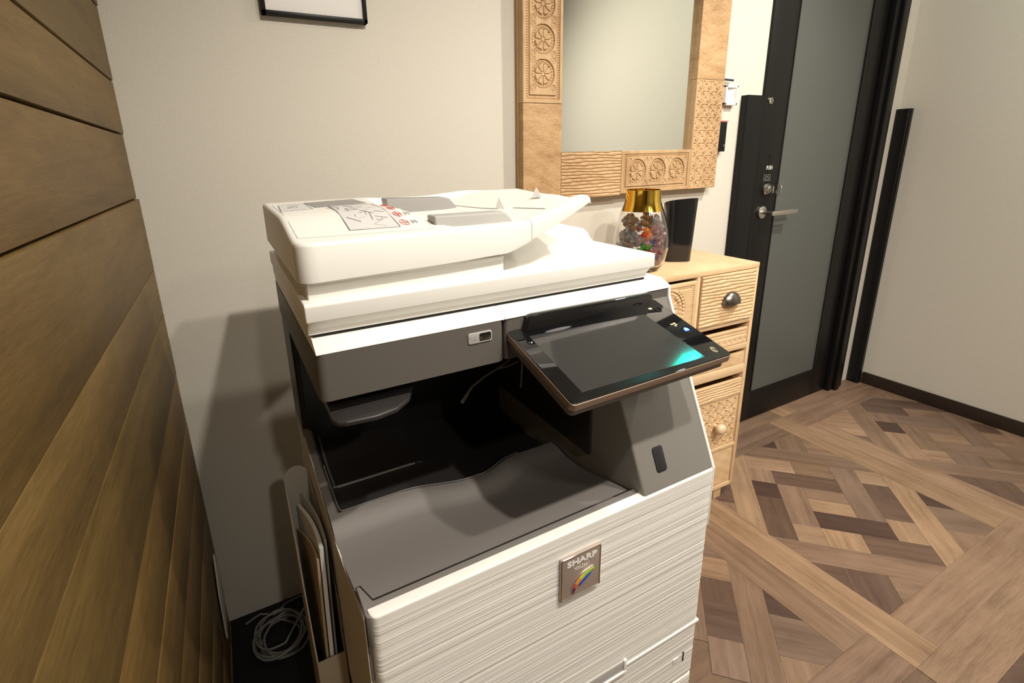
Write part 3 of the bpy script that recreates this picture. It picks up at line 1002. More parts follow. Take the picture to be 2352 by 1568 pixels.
for k in range(2):
    mb.tube([(0.2805 + (0.0045 - 0.0012 * k) * math.cos(g), 0.0185 + (0.0062 - 0.0016 * k) * math.sin(g), 0.0004) for g in np.linspace(0.5, 5.4, 16)], 0.0004, 5)
mb.tube([(0.2795, 0.0150, 0.0004), (0.2800, 0.0215, 0.0004), (0.2835, 0.0155, 0.0004), (0.2850, 0.0225, 0.0004)], 0.0005, 5)
obj('reader_symbol', mb, mat('symbol_cream', (0.6, 0.56, 0.42), 0.5), pn)

# ================================================================== file pocket on the copier's left side
pk = thing('file_pocket', 'translucent file pocket fixed to the left side of the copier, holding papers', 'file pocket', (PLx, PLy, 0))
# outer plate profile in (y,z)
prof = [(0.240, 0.12), (0.240, 0.448), (0.262, 0.462), (0.31, 0.51), (0.37, 0.575), (0.43, 0.632), (0.47, 0.65), (0.47, 0.12)]
obj('outer_plate', MB().prism(prof, -0.0565, -0.0540, 'x'), M_TAN, pk)
prof2 = [(0.240, 0.12), (0.240, 0.56), (0.28, 0.61), (0.36, 0.65), (0.42, 0.66), (0.47, 0.662), (0.47, 0.12)]
obj('inner_plate', MB().prism(prof2, -0.0100, -0.0080, 'x'), M_CLEARF, pk)
obj('front_wall', MB().box(-0.0565, -0.0080, 0.2375, 0.2405, 0.12, 0.447, c=0.0008), M_TAN, pk)
obj('rear_wall', MB().prism([(-0.0565, 0.12), (-0.0565, 0.668)] + [(-0.0325 - 0.024 * math.cos(a), 0.668 + 0.026 * math.sin(a)) for a in np.linspace(0.2, PI - 0.2, 11)] + [(-0.0085, 0.668), (-0.0085, 0.12)], 0.468, 0.4705, 'y'), M_CLEARF, pk)
obj('pocket_floor', MB().box(-0.0565, -0.0080, 0.2375, 0.471, 0.117, 0.122), M_TAN, pk)


def sheet_slab(p00, p10, p11, p01, th, bulge=0.006):
    """slightly curved standing sheet; corners are bottom-front, bottom-back, top-back, top-front"""
    a, b, c, d = [Vector(p) for p in (p00, p10, p11, p01)]
    T1, T2 = [], []
    for i in range(13):
        r1, r2 = [], []
        for j in range(13):
            p = a.lerp(b, j / 12).lerp(d.lerp(c, j / 12), i / 12)
            p.x += bulge * math.sin(PI * j / 12) * (i / 12)
            r1.append((p.x, p.y, p.z))
            r2.append((p.x + th, p.y, p.z))
        T1.append(r1)
        T2.append(r2)
    return MB().slab(T1, T2)


for nm, m_, x0, xt, th, zt, zb_, lab, cat in (
        ('card_folder', M_PAPERT, -0.0505, -0.0330, 0.004, 0.648, 0.560, 'tan card folder standing outermost in the file pocket beside the copier', 'folder'),
        ('paper_sheaf', M_PAPER, -0.0440, -0.0262, 0.0065, 0.668, 0.615, 'sheaf of white paper with a bright bent edge in the file pocket', 'paper'),
        ('clear_folder', M_CLEARF, -0.0340, -0.0165, 0.003, 0.68, 0.64, 'clear plastic folder standing between the white papers and the copier side', 'folder')):
    o = obj(nm, sheet_slab((x0, 0.246, 0.124), (x0, 0.462, 0.124), (xt - 0.014, 0.455, zb_), (xt, 0.246, zt), th), m_, smooth=60, loc=(PLx, PLy, 0))
    tag(o, lab, cat)

# ================================================================== relief carving (height fields on real blocks)
def relief(name, w, h, fn, m, parent, T, step=0.0018, th=0.02, smooth=35):
    """block w x h, front face displaced inwards by fn(u,v); local x=u, z=v, front towards -y"""
    nu, nv = max(4, int(w / step)), max(4, int(h / step))
    us, vs_ = np.linspace(0, w, nu), np.linspace(0, h, nv)
    U, V = np.meshgrid(us, vs_)
    Z = fn(U, V)
    e = np.minimum(np.minimum(U, w - U), np.minimum(V, h - V))
    Z = np.where(e < 0.0005, 0.0012, Z)
    top = [[(T @ Vector((U[j, i], Z[j, i], V[j, i])))[:] for i in range(nu)] for j in range(nv)]
    bot = [[(T @ Vector((U[j, i], th, V[j, i])))[:] for i in range(nu)] for j in range(nv)]
    # coarse back: only the rim matters
    return obj(name, MB().slab(top, bot), m, parent, smooth=smooth)


def groove(pitch, depth, seed, tilt=0.0):
    rg = np.random.RandomState(seed)
    ph = rg.rand(8) * 6

    def fn(U, V):
        w = 0.0012 * np.sin(U * 24 + ph[0] + V * 95) + 0.0009 * np.sin(U * 61 + ph[1] + V * 170) + 0.0005 * np.sin(U * 140 + ph[2] + V * 310)
        s = ((V + w + tilt * U) / pitch) % 1.0
        k = np.abs(s - 0.5) * 2
        return depth * np.clip((k - 0.42) / 0.58, 0, 1) ** 1.1
    return fn


def rosette(U, V, cx, cz, R):
    """carved flower medallion: beaded ring, recessed field, eight petals"""
    dx, dz = U - cx, V - cz
    r = np.hypot(dx, dz) / R
    th = np.arctan2(dz, dx)
    Z = np.zeros_like(U)
    ring = (r > 0.80) & (r < 1.0)
    bead = 0.5 + 0.5 * np.cos(th * 26)
    Z = np.where(ring, 0.0040 - 0.0028 * bead * np.sin(np.clip((r - 0.80) / 0.2, 0, 1) * PI), Z)
    Z = np.where((np.abs(r - 1.0) < 0.035) | (np.abs(r - 0.79) < 0.035), 0.0048, Z)
    inner = r < 0.74
    a = np.abs(((th / (PI / 4)) % 1.0) - 0.5) * 2
    pet = (a < 0.80 * np.sin(np.clip(r / 0.74, 0, 1) * PI * 0.62 + 0.35)) & (r > 0.16) & (r < 0.70)
    Z = np.where(inner, 0.0042, Z)
    Z = np.where(pet, 0.0004 + 0.0012 * a ** 2, Z)
    Z = np.where((a < 0.10) & (r > 0.3) & (r < 0.6), 0.0016, Z)
    Z = np.where(r < 0.14, 0.0018, Z)
    return Z


def carved(centres, R, w, h, border=True, dots=True):
    def fn(U, V):
        Z = np.zeros_like(U)
        if border:
            d = np.minimum(np.minimum(U - 0.010, w - 0.010 - U), np.minimum(V - 0.010, h - 0.010 - V))
            s = np.where(np.minimum(U - 0.01, w - 0.01 - U) < np.minimum(V - 0.01, h - 0.01 - V), V, U)
            bead = 0.5 + 0.5 * np.cos(s / 0.0068 * 2 * PI)
            Z = np.where((d > 0.001) & (d < 0.0095), 0.0038 - 0.0030 * bead * np.sin(np.clip((d - 0.001) / 0.0085, 0, 1) * PI), Z)
            Z = np.where((d > 0.0095) & (d < 0.0125), 0.0044, Z)
        for cx, cz in centres:
            Z = np.maximum(Z, rosette(U, V, cx, cz, R))
        if dots:
            for cx, cz in centres:
                for sx in (-1, 1):
                    for sz in (-1, 1):
                        q = np.hypot(U - cx - sx * R * 0.93, V - cz - sz * R * 0.98) / (R * 0.24)
                        Z = np.where(q < 1, 0.0012 + 0.0009 * np.cos(q * PI * 4), Z)
        return Z
    return fn


def stars(cell, margin, w, h):
    def fn(U, V):
        Z = np.zeros_like(U)
        cu, cv = (U - margin) / cell, (V - margin) / cell
        fu, fv = (cu % 1) - 0.5, (cv % 1) - 0.5
        r = np.hypot(fu, fv)
        th = np.arctan2(fv, fu)
        a = np.abs(((th / (PI / 4) + 0.0) % 1.0) - 0.5) * 2   # 1 on the eight arms
        arm = np.clip(1 - (1 - a) * 6.0 * np.clip(r, 0.05, 1) * 1.4, 0, 1)
        Z = 0.0048 * arm * np.clip((r - 0.04) * 6, 0, 1) * np.clip((0.50 - r) * 7, 0, 1)
        # corner chips
        q = np.abs(np.abs(fu) - 0.5) + np.abs(np.abs(fv) - 0.5)
        Z = np.maximum(Z, 0.0050 * np.clip(1 - q * 5.5, 0, 1))
        ins = (U > margin) & (U < w - margin) & (V > margin) & (V < h - margin)
        return np.where(ins, Z, 0)
    return fn


def Tl(x, y, z):
    return Matrix.Translation((x, y, z))


flat_noise = lambda U, V: 0.0006 * (np.sin(U * 90 + V * 40) * np.sin(V * 120 + 1.3)) + 0.0006

# ================================================================== mirror
MYf = -0.0409
mx0, mx1, mz0, mz1 = 0.507, 1.3745, 1.146, 2.16
mi = thing('carved_mirror', 'large wall mirror framed in pale carved wood blocks above the drawer chest', 'mirror', (0, 0, 0))
ix0, ix1, iz0, iz1 = 0.648, 1.2295, 1.290, 2.02
bk = 0.0185
obj('mirror_glass', MB().box(ix0 - 0.01, ix1 + 0.01, -0.0195, -0.0155, iz0 - 0.01, iz1 + 0.01), M_MIRROR, mi)
fr_ = MB()
fr_.box(mx0 - 0.003, mx1, -0.0150, 0.0, mz0 + 0.002, mz1)
obj('frame_backing', fr_, M_MANGOS, mi)
gp = 0.0011


def mblock(x0, x1, z0, z1, fn, m, step=0.0018):
    return relief('frame_block', x1 - x0 - gp, z1 - z0 - gp, fn, m, mi, Tl(x0 + gp / 2, MYf, z0 + gp / 2), step, th=0.0259)


# left column
w = ix0 - mx0
cz = [1.512 - 1.431 + 0.0925 * k for k in range(5)]
mblock(mx0, ix0, mz0 - 0.001, 1.431, flat_noise, M_MANGOR, 0.004)
mblock(mx0, ix0, 1.431, 1.9646, carved([(w / 2, c) for c in cz], 0.039, w, 0.5336), M_MANGOV, 0.0013)
mblock(mx0, ix0, 1.9646, mz1, groove(0.0115, 0.003, 4), M_MANGO)
# bottom row
mblock(ix0, 0.8975, mz0 - 0.003, iz0, groove(0.0102, 0.0036, 1), M_MANGO, 0.0013)
w = ix1 - 0.8975
mblock(0.8975, ix1, mz0 + 0.001, iz0 - 0.001, carved([(0.0715, 0.072), (0.166, 0.072), (0.2605, 0.072)], 0.040, w, iz0 - mz0 - 0.002), M_MANGOV, 0.0012)
# right column
mblock(ix1, mx1, mz0, 1.527, stars(0.0445, 0.006, mx1 - ix1, 1.527 - mz0), M_MANGOV, 0.0014)
mblock(ix1, mx1, 1.527, mz1, lambda U, V: 0.0016 * np.clip(np.sin(V * 160 + 2 * np.sin(U * 40)) * np.sin(U * 70 + V * 3) - 0.3, 0, 1), M_MANGOR, 0.002)
# top row
mblock(ix0, 0.94, iz1, mz1, carved([(0.07, 0.07), (0.16, 0.07), (0.24, 0.07)], 0.038, 0.29, 0.14), M_MANGOV, 0.002)
mblock(0.94, ix1, iz1, mz1, groove(0.0102, 0.0036, 6), M_MANGO, 0.002)

# ================================================================== picture frame
pf = thing('picture_frame', 'thin black framed blank white picture high on the wall above the copier', 'picture frame', (0, 0, 0))
fx0, fx1, fz0, fz1, fw = -0.173, 0.0691, 1.6072, 1.95, 0.0088
mb = MB()
mb.box(fx0, fx1, -0.020, -0.001, fz0, fz0 + fw, c=0.0008)
mb.box(fx0, fx1, -0.020, -0.001, fz1 - fw, fz1, c=0.0008)
mb.box(fx0, fx0 + fw, -0.020, -0.001, fz0, fz1, c=0.0008)
mb.box(fx1 - fw, fx1, -0.020, -0.001, fz0, fz1, c=0.0008)
obj('frame_rim', mb, M_DOOR, pf)
obj('white_print', MB().box(fx0 + 0.006, fx1 - 0.006, -0.012, -0.001, fz0 + 0.006, fz1 - 0.006), mat('print_paper', (0.66, 0.63, 0.60), 0.35), pf)

# ================================================================== chest of drawers
CX, CY, CZ, CT = 1.25694, -0.34038, 0.9166, -0.036842
ch = thing('drawer_chest', 'pale wooden chest of mismatched carved drawers between copier and black door', 'chest', (CX, CY, 0), (0, 0, CT))
CD, CW = 0.288, 0.80
obj('chest_top', MB().box(-CW, 0.0, 0.0, CD, 0.8995, CZ, c=0.0015), M_CH, ch)
mb = MB()
mb.box(-0.0155, 0.0, 0.0008, CD, 0.0505, 0.8995, c=0.001)
obj('side_panel', mb, M_CHV, ch)
obj('side_panel', MB().box(-CW, -CW + 0.0155, 0.0008, CD, 0.0505, 0.8995, c=0.001), M_CHV, ch)
obj('back_panel', MB().box(-CW + 0.01, -0.01, CD - 0.008, CD, 0.0505, 0.8995), M_MANGOS, ch)
obj('chest_base', MB().box(-CW + 0.015, -0.0155, 0.001, CD - 0.008, 0.0505, 0.064), M_CH, ch)
mb = MB()
for x in (-0.2775, -0.53):
    obj('divider', MB().box(x - 0.008, x + 0.0045, 0.0008, CD - 0.008, 0.064, 0.8995, c=0.001), M_CHV, ch)
for z0, z1 in ((0.7095, 0.7235), (0.612, 0.632), (0.518, 0.551), (0.4985, 0.5175), (0.2195, 0.2335)):
    if z0 == 0.4985:
        continue
    for x0, x1 in ((-0.273, -0.0155), (-0.522, -0.2855), (-CW + 0.0155, -0.538)):
        obj('shelf_rail', MB().box(x0, x1, 0.0008, CD - 0.008, z0, z1, c=0.001), M_CH, ch)


def drawer(x0, x1, z0, z1, fn, m, y=0.0, step=0.0018, deep=0.20):
    o = relief('drawer', x1 - x0, z1 - z0, fn, m, ch, Tl(x0, y, z0), step, th=0.012)
    b = MB()
    b.box(x0 + 0.004, x1 - 0.004, y + 0.0118, y + deep, z0 + 0.004, z0 + 0.010)
    b.box(x0 + 0.004, x0 + 0.012, y + 0.0118, y + deep, z0 + 0.004, z1 - 0.006)
    b.box(x1 - 0.012, x1 - 0.004, y + 0.0118, y + deep, z0 + 0.004, z1 - 0.006)
    obj('drawer_box', b, M_MANGOS, o)
    return o


def bead_rows(w, h):
    def fn(U, V):
        Z = np.zeros_like(U)
        s = 0.5 + 0.5 * np.cos(U / 0.0075 * 2 * PI)
        for c in (h * 0.78, h * 0.60):
            d = np.abs(V - c) / 0.0045
            Z = np.maximum(Z, np.where(d < 1, 0.0022 * s * (1 - d * d) + 0.0006, 0))
        cu = ((U / 0.026) % 1) - 0.5
        cv = (V - h * 0.25) / 0.018
        r = np.hypot(cu, cv)
        a = np.abs(((np.arctan2(cv, cu) / (PI / 4)) % 1.0) - 0.5) * 2
        Z = np.maximum(Z, 0.0024 * np.clip(1 - (1 - a) * 6 * np.clip(r, .05, 1), 0, 1) * np.clip((0.48 - r) * 6, 0, 1))
        return np.where((U > .004) & (U < w - .004) & (V > .003) & (V < h - .003), Z, 0)
    return fn


# right-hand column, top to bottom
d1 = drawer(-0.2685, -0.0185, 0.7265, 0.897, groove(0.0116, 0.0036, 12, 0.01), M_CH, y=-0.006, step=0.0014)
drawer(-0.2705, -0.0185, 0.634, 0.6885, bead_rows(0.252, 0.0545), M_CH, y=0.002, step=0.0013)
drawer(-0.2705, -0.0185, 0.553, 0.5965, flat_noise, M_CHV, y=0.002, step=0.004)
drawer(-0.2705, -0.0185, 0.4365, 0.496, groove(0.0105, 0.0026, 21), M_CH, y=-0.001, step=0.0014)
d4 = drawer(-0.2705, -0.0185, 0.2350, 0.4330, stars(0.0405, 0.006, 0.252, 0.198), M_CH, y=0.004, step=0.0013)
drawer(-0.2705, -0.0185, 0.0660, 0.2160, flat_noise, M_CH, y=0.003, step=0.005)
# middle column: arched medallion drawer and plain ones below


def medal(w, h):
    base = carved([(w / 2, h * 0.50)], 0.060, w, h, dots=False)

    def fn(U, V):
        Z = base(U, V)
        r = np.hypot(U - w / 2, V - h * .5)
        bead = 0.5 + 0.5 * np.cos(np.arctan2(V - h * .5, U - w / 2) * 34)
        Z = np.where((r > 0.062) & (r < 0.070), 0.0024 * bead, Z)
        return Z
    return fn


drawer(-0.521, -0.2895, 0.7260, 0.8890, medal(0.2315, 0.163), M_CH, y=-0.003, step=0.0014)
drawer(-0.521, -0.2875, 0.5560, 0.606, flat_noise, M_CH, step=0.006)
drawer(-0.521, -0.2875, 0.6360, 0.700, groove(0.011, 0.003, 31), M_CH, step=0.003)
drawer(-0.521, -0.2875, 0.2380, 0.512, flat_noise, M_CH, step=0.006)
drawer(-0.521, -0.2875, 0.0660, 0.2160, flat_noise, M_CH, step=0.006)
for z0, z1 in ((0.726, 0.889), (0.636, 0.700), (0.556, 0.606), (0.238, 0.512), (0.066, 0.216)):
    drawer(-CW + 0.018, -0.540, z0, z1, flat_noise, M_CH, step=0.006)
# cup pull
prof = []
top, bot = [], []
hw, hh, dp = 0.041, 0.039, 0.024
for i in range(15):
    a = PI * i / 14
    r1, r2 = [], []
    for j in range(9):
        b = (PI / 2) * j / 8
        x = hw * math.cos(a) * math.cos(b) if True else 0
        z = hh * math.sin(a) * math.cos(b)
        y = -dp * math.sin(b)
        r1.append((x, y, z))
        r2.append((x * 0.94, y * 0.93, z * 0.94))
    top.append(r1)
    bot.append(r2)
mb = MB().slab(top, bot)
mb.v = [(x - 0.133, y - 0.0065, z + 0.7955) for x, y, z in mb.v]
obj('cup_handle', mb, M_IRON, d1, smooth=50)
# round knob
Tk = Tl(-0.128, 0.004, 0.330) @ Matrix.Rotation(PI / 2, 4, 'X') @ Matrix.Scale(1.25, 4)
obj('knob', MB().lathe([(0.006, -0.002), (0.006, 0.008), (0.012, 0.013), (0.0155, 0.020), (0.0150, 0.027), (0.010, 0.031), (0.003, 0.032)], 20, Tk), mat('pale_knob_wood', (0.72, 0.56, 0.38), 0.4), d4, smooth=60)
for x in (-CW + 0.04, -0.082):
    for y in (0.012, CD - 0.055):
        obj('foot', MB().box(x, x + 0.038, y, y + 0.04, 0.0, 0.0508, c=0.001), M_CH, ch)

# ================================================================== jar and cup on the chest
JX, JY = 0.852, -0.195
jz = CZ
jr = thing('glass_jar', 'round clear glass jar with a gold neck full of wrapped sweets on the chest', 'jar', (JX, JY, jz))
out = [(0.040, 0.0), (0.058, 0.005), (0.074, 0.025), (0.0845, 0.06), (0.0868, 0.09), (0.083, 0.125), (0.0745, 0.160), (0.0640, 0.190)]
inn = [(r - 0.003, z + (0.004 if z < 0.01 else 0)) for r, z in out][::-1]


def spl(pts, n=5):
    o_ = []
    for i in range(len(pts) - 1):
        p0, p1, p2, p3 = pts[max(i - 1, 0)], pts[i], pts[i + 1], pts[min(i + 2, len(pts) - 1)]
        for k in range(n):
            t = k / n
            o_.append(tuple(0.5 * ((2 * p1[c]) + (-p0[c] + p2[c]) * t + (2 * p0[c] - 5 * p1[c] + 4 * p2[c] - p3[c]) * t * t + (-p0[c] + 3 * p1[c] - 3 * p2[c] + p3[c]) * t ** 3) for c in (0, 1)))
    o_.append(pts[-1])
    return o_


obj('glass_body', MB().lathe(spl(out) + spl(inn), 56), M_GLASS, jr, smooth=60)
neck = [(0.0642, 0.1902), (0.0585, 0.206), (0.0540, 0.222), (0.0525, 0.254), (0.0503, 0.254), (0.0515, 0.222), (0.0560, 0.206), (0.0612, 0.1902)]
obj('gold_neck', MB().lathe(neck[:4] + neck[4:] + [neck[0]], 56, cap=False), M_GOLD, jr, smooth=60)

SW = [
    ('clear-wrapped', (0.60, 0.58, 0.60), 'clear', 0.5, 60), ('pinkish wrapped', (0.52, 0.30, 0.31), 'pink', 0.35, 64), ('brown wrapped', (0.24, 0.13, 0.05), 'brown', 0.15, 14),
    ('grey wrapped', (0.28, 0.27, 0.28), 'grey', 0.2, 20), ('green wrapped', (0.07, 0.34, 0.03), 'green', 0.1, 5), ('blue wrapped', (0.03, 0.10, 0.45), 'blue', 0.0, 4),
    ('red wrapped', (0.55, 0.05, 0.04), 'red', 0.0, 3), ('orange wrapped', (0.75, 0.25, 0.07), 'orange', 0.0, 3)]
rj = random.Random(21)


def sweet_mesh(seed):
    r = random.Random(seed)
    mb = MB()
    n = 9
    P = []
    for i in range(n):
        t = i / (n - 1)
        x = (t - 0.5) * 0.036
        rad = 0.0105 * math.sin(PI * min(1, max(0, (t - 0.18) / 0.64))) + (0.0065 if (i in (0, n - 1)) else 0.002)
        P.append([(x, (rad * r.uniform(0.75, 1.2)) * math.cos(a), (rad * r.uniform(0.75, 1.2) * (0.5 if i in (0, n - 1) else 1)) * math.sin(a)) for a in [2 * PI * k / 8 for k in range(8)]])
    vs = [p for row in P for p in row]
    fs = [(i * 8 + k, i * 8 + (k + 1) % 8, (i + 1) * 8 + (k + 1) % 8, (i + 1) * 8 + k) for i in range(n - 1) for k in range(8)]
    fs += [tuple(range(8))[::-1], tuple((n - 1) * 8 + k for k in range(8))]
    return mb.add(vs, fs)


def jar_r(z):
    for (r0, z0), (r1, z1) in zip(out, out[1:]):
        if z0 <= z <= z1:
            return r0 + (r1 - r0) * (z - z0) / (z1 - z0)
    return 0.06


zones = {'brown': [(0.150, 0.60), (0.135, 0.1)], 'green': [(0.065, 0.0)], 'blue': [(0.05, -0.1)], 'red': [(0.065, 0.35)], 'orange': [(0.125, 0.2)]}
for si, (lab, c, key, tr, cnt) in enumerate(SW):
    m_ = mat('sweet_' + key, c, 0.12, trans=tr, ior=1.35, coat=0.6)
    src = None
    for k in range(cnt):
        # towards the camera: direction from the jar to the camera in plan
        base = math.atan2(-1.368 - JY, -0.319 - JX)
        if key == 'brown':
            z = rj.uniform(0.135, 0.185)
            a = base + rj.uniform(-1.6, 0.6)
        elif key == 'green':
            z = rj.uniform(0.07, 0.11)
            a = base + rj.uniform(0.0, 0.5)
        elif key in ('blue', 'red'):
            z = rj.uniform(0.05, 0.13)
            a = base + rj.uniform(0.1, 0.8)
        elif key == 'orange':
            z = rj.uniform(0.11, 0.14)
            a = base + rj.uniform(0.2, 0.7)
        elif key == 'grey':
            z = rj.uniform(0.05, 0.13)
            a = base + rj.uniform(-1.2, 0.1)
        elif key == 'pink':
            z = rj.uniform(0.016, 0.15)
            a = base + rj.uniform(-0.1, 1.9) if k % 3 else rj.uniform(0, 6.28)
        else:
            z = rj.uniform(0.014, 0.172)
            a = rj.uniform(0, 6.28)
        rr = max(0.0, (jar_r(z) - 0.0165)) * (rj.uniform(0.82, 1.0) if key != 'clear' else rj.uniform(0.6, 1.0))
        loc = (JX + rr * math.cos(a), JY + rr * math.sin(a), jz + z)
        rot = (rj.uniform(0, 6.28), rj.uniform(-0.6, 0.6), a + PI / 2 + rj.uniform(-0.4, 0.4))
        if src is None or k % 6 == 0:
            o = obj('wrapped_sweet', sweet_mesh(rj.randint(0, 9999)), m_, smooth=20, loc=loc, rot=rot)
            src = o
        else:
            o = src.copy()
            COL.objects.link(o)
            o.location = loc
            o.rotation_euler = rot
        sc = rj.uniform(0.8, 1.0)
        o.scale = (sc, sc, sc)
        tag(o, lab + ' sweet inside the gold-necked glass jar', 'sweet', lab + ' sweets in the glass jar')

# black flared bin
bx, by = 1.055, -0.165
top, bot = [], []
mb = MB()
seg = 40
prof = [(0.0, 0.0), (0.30, 0.05), (0.6, 0.10), (1.0, 0.204)]
rows = []


def ring(z, s, inset=0.0):
    hx, hy = (0.0435 + 0.009 * s) - inset, (0.028 + 0.010 * s) - inset
    p = []
    for k in range(seg):
        a = 2 * PI * k / seg
        cx_, sx_ = math.cos(a), math.sin(a)
        n_ = 3.2
        x = hx * math.copysign(abs(cx_) ** (2 / n_), cx_)
        y = hy * math.copysign(abs(sx_) ** (2 / n_), sx_)
        zz = z - (0.009 * s * (y / 0.035)) + 0.004 * s * (x / 0.05)
        p.append((x, y, zz))
    return p


R_ = [ring(0.0, 0, 0.002), ring(0.002, 0.0), ring(0.07, 0.32), ring(0.14, 0.66), ring(0.204, 1.0), ring(0.205, 1.0, 0.001), ring(0.204, 1.0, 0.0025), ring(0.10, 0.5, 0.0025), ring(0.004, 0.02, 0.0025)]
vs = [p for r in R_ for p in r]
fs = [(i * seg + k, i * seg + (k + 1) % seg, (i + 1) * seg + (k + 1) % seg, (i + 1) * seg + k) for i in range(len(R_) - 1) for k in range(seg)]
fs += [tuple(range(seg))[::-1], tuple((len(R_) - 1) * seg + k for k in range(seg))]
o = obj('black_bin', MB().add(vs, fs), mat('bin_black', (0.010, 0.010, 0.011), 0.22, coat=0.2), smooth=50, loc=(bx, by, CZ), rot=(0, 0, -0.55))
tag(o, 'tall flared black tabletop bin on the chest, just right of the glass jar', 'bin')

# ================================================================== door
door = struct('door_1', MB().box(1.655, 1.8125, -0.012, 0.0, 0.004, 2.2, c=0.001), M_DOOR, smooth=30)
obj('door_rail', MB().box(1.812, 2.335, -0.012, 0.0, 0.004, 0.150, c=0.001), M_DOOR, door)
obj('door_stile', MB().box(2.335, 2.455, -0.012, 0.0, 0.004, 2.2, c=0.001), M_DOOR, door)
obj('door_pane', MB().box(1.8125, 2.335, -0.004, -0.001, 0.150, 2.1), M_FROST, door)
obj('glazing_bead', MB().box(1.8105, 1.8145, -0.0135, -0.004, 0.150, 2.1), M_BLACKP, door)
obj('glazing_bead', MB().box(2.333, 2.337, -0.0135, -0.004, 0.150, 2.1), M_BLACKP, door)
obj('door_frame', MB().box(2.462, 2.585, -0.035, 0.0, 0.0, 2.25, c=0.002), M_DOOR, door)
obj('frame_step', MB().box(2.50, 2.535, -0.050, -0.034, 0.0, 2.25, c=0.002), M_DOOR, door)
obj('lock_plate', MB().box(1.735, 1.737, -0.0135, -0.011, 1.12, 1.26), M_BLACKP, door)
# lever handle
TH = Tl(1.722, -0.012, 1.0225) @ Matrix.Rotation(PI / 2, 4, 'X')
lv = obj('door_handle', MB().lathe([(0.0255, 0.0), (0.0265, 0.001), (0.0265, 0.008), (0.0245, 0.0095)], 32, TH), M_METAL, door, smooth=40)
mb = MB()
mb.tube([(1.722, -0.018, 1.0225), (1.722, -0.060, 1.0225)], 0.0085, 14)
mb.box(1.715, 1.890, -0.070, -0.054, 1.012, 1.031, c=0.002)
obj('lever', mb, M_METAL, lv)
# key cylinder near the top of the guard, thumb turn with clear cover
TK = Tl(1.664, -0.012, 1.466) @ Matrix.Rotation(PI / 2, 4, 'X')
kc = obj('key_cylinder', MB().lathe([(0.013, 0.0), (0.013, 0.022), (0.0115, 0.025), (0.004, 0.026)], 24, TK), M_CHROME, door, smooth=40)
obj('key_slot', MB().box(1.6632, 1.6648, -0.0395, -0.0375, 1.4585, 1.4735), M_BLACKP, kc)
TT = Tl(1.737, -0.012, 1.1185) @ Matrix.Rotation(PI / 2, 4, 'X')
tt = obj('thumb_turn', MB().lathe([(0.024, 0.0), (0.024, 0.006), (0.020, 0.010), (0.017, 0.018), (0.013, 0.020)], 28, TT), M_METAL, door, smooth=40)
obj('turn_grip', MB().box(1.733, 1.741, -0.045, -0.030, 1.104, 1.133, c=0.002), M_METAL, tt)
TCV = Tl(1.737, -0.015, 1.1185) @ Matrix.Rotation(PI / 2, 4, 'X')
obj('clear_cover', MB().lathe([(0.028, 0.0), (0.028, 0.030), (0.0265, 0.030), (0.0265, 0.002)], 28, TCV, cap=False), mat('cover_clear', (0.9, 0.9, 0.88), 0.05, trans=1.0, ior=1.3), tt, smooth=40)
TCW = Tl(1.795, -0.030, 1.1150) @ Matrix.Rotation(0.9, 4, 'Z') @ Matrix.Rotation(PI / 2, 4, 'X')
obj('clear_cover', MB().lathe([(0.027, 0.0), (0.027, 0.003), (0.0255, 0.003), (0.0, 0.002)], 28, TCW), mat('cover_clear_lid', (0.9, 0.9, 0.88), 0.08, trans=0.9, ior=1.2), tt, smooth=40)
obj('lettering', text_mb('PUSH', 0.0235, frame_T((1.7405, -0.0128, 1.2065), (1, 0, 0), (0, 0, 1)), sx=0.72), M_TEXTW, door)
sp = obj('sign_plate', MB().prism(rrect(1.708, 1.752, 1.154, 1.179, 0.002), -0.0138, -0.012, 'y'), M_BLACKP, door)
mb = MB()
mb.tube([(a, -0.0139, b) for a, b in rrect(1.7085, 1.7515, 1.1545, 1.1785, 0.002)], 0.0006, 5, closed=True)
mb.tube([(1.730 + 0.013 * math.cos(g), -0.0139, 1.160 + 0.012 * math.sin(g)) for g in np.linspace(0.1, PI - 0.1, 12)], 0.0007, 5)
mb.tube([(1.717, -0.0139, 1.160), (1.743, -0.0139, 1.160)], 0.0005, 5)
obj('plate_mark', mb, M_MGREY, sp)

# finger guard left of the door, on the wall
fg = thing('edge_guard', 'black rounded vertical guard panel on the wall left of the door', 'door guard', (0, 0, 0))
obj('guard_plate', MB().prism(rrect(-0.0265 + 1.5563, 1.640, -0.031, 0.0, 0.002), 0.0, 1.4845, 'z', bevel=0.0), M_DOOR, fg)
pts = [(1.639, 0, 0)]
obj('guard_edge', MB().prism([(1.628, -0.031)] + [(1.640 + 0.012 * math.sin(t), -0.019 - 0.016 * math.cos(t)) for t in np.linspace(0, PI / 2, 7)] + [(1.652, -0.001), (1.628, -0.001)], 0.0, 1.487, 'z', bevel=0.0), M_DOOR, fg)
obj('status_lamp', MB().box(1.6555, 1.6585, -0.0150, -0.012, 1.4140, 1.4170), emis('green_led', (0.1, 1.0, 0.15), 3.0), door)
# matching guard on the right wall
fg2 = thing('edge_guard', 'tall black rounded guard bar on the right-hand wall beside the corner', 'door guard', (0, 0, 0))
obj('guard_bar', MB().prism(rrect(2.6965, XR - 0.001, -0.062, -0.0015, 0.010), 0.0, 1.455, 'z', bevel=0.0), M_DOOR, fg2)
obj('guard_strip', MB().box(2.699, 2.706, -0.0655, -0.058, 0.02, 1.450, c=0.001), M_DOOR, fg2)

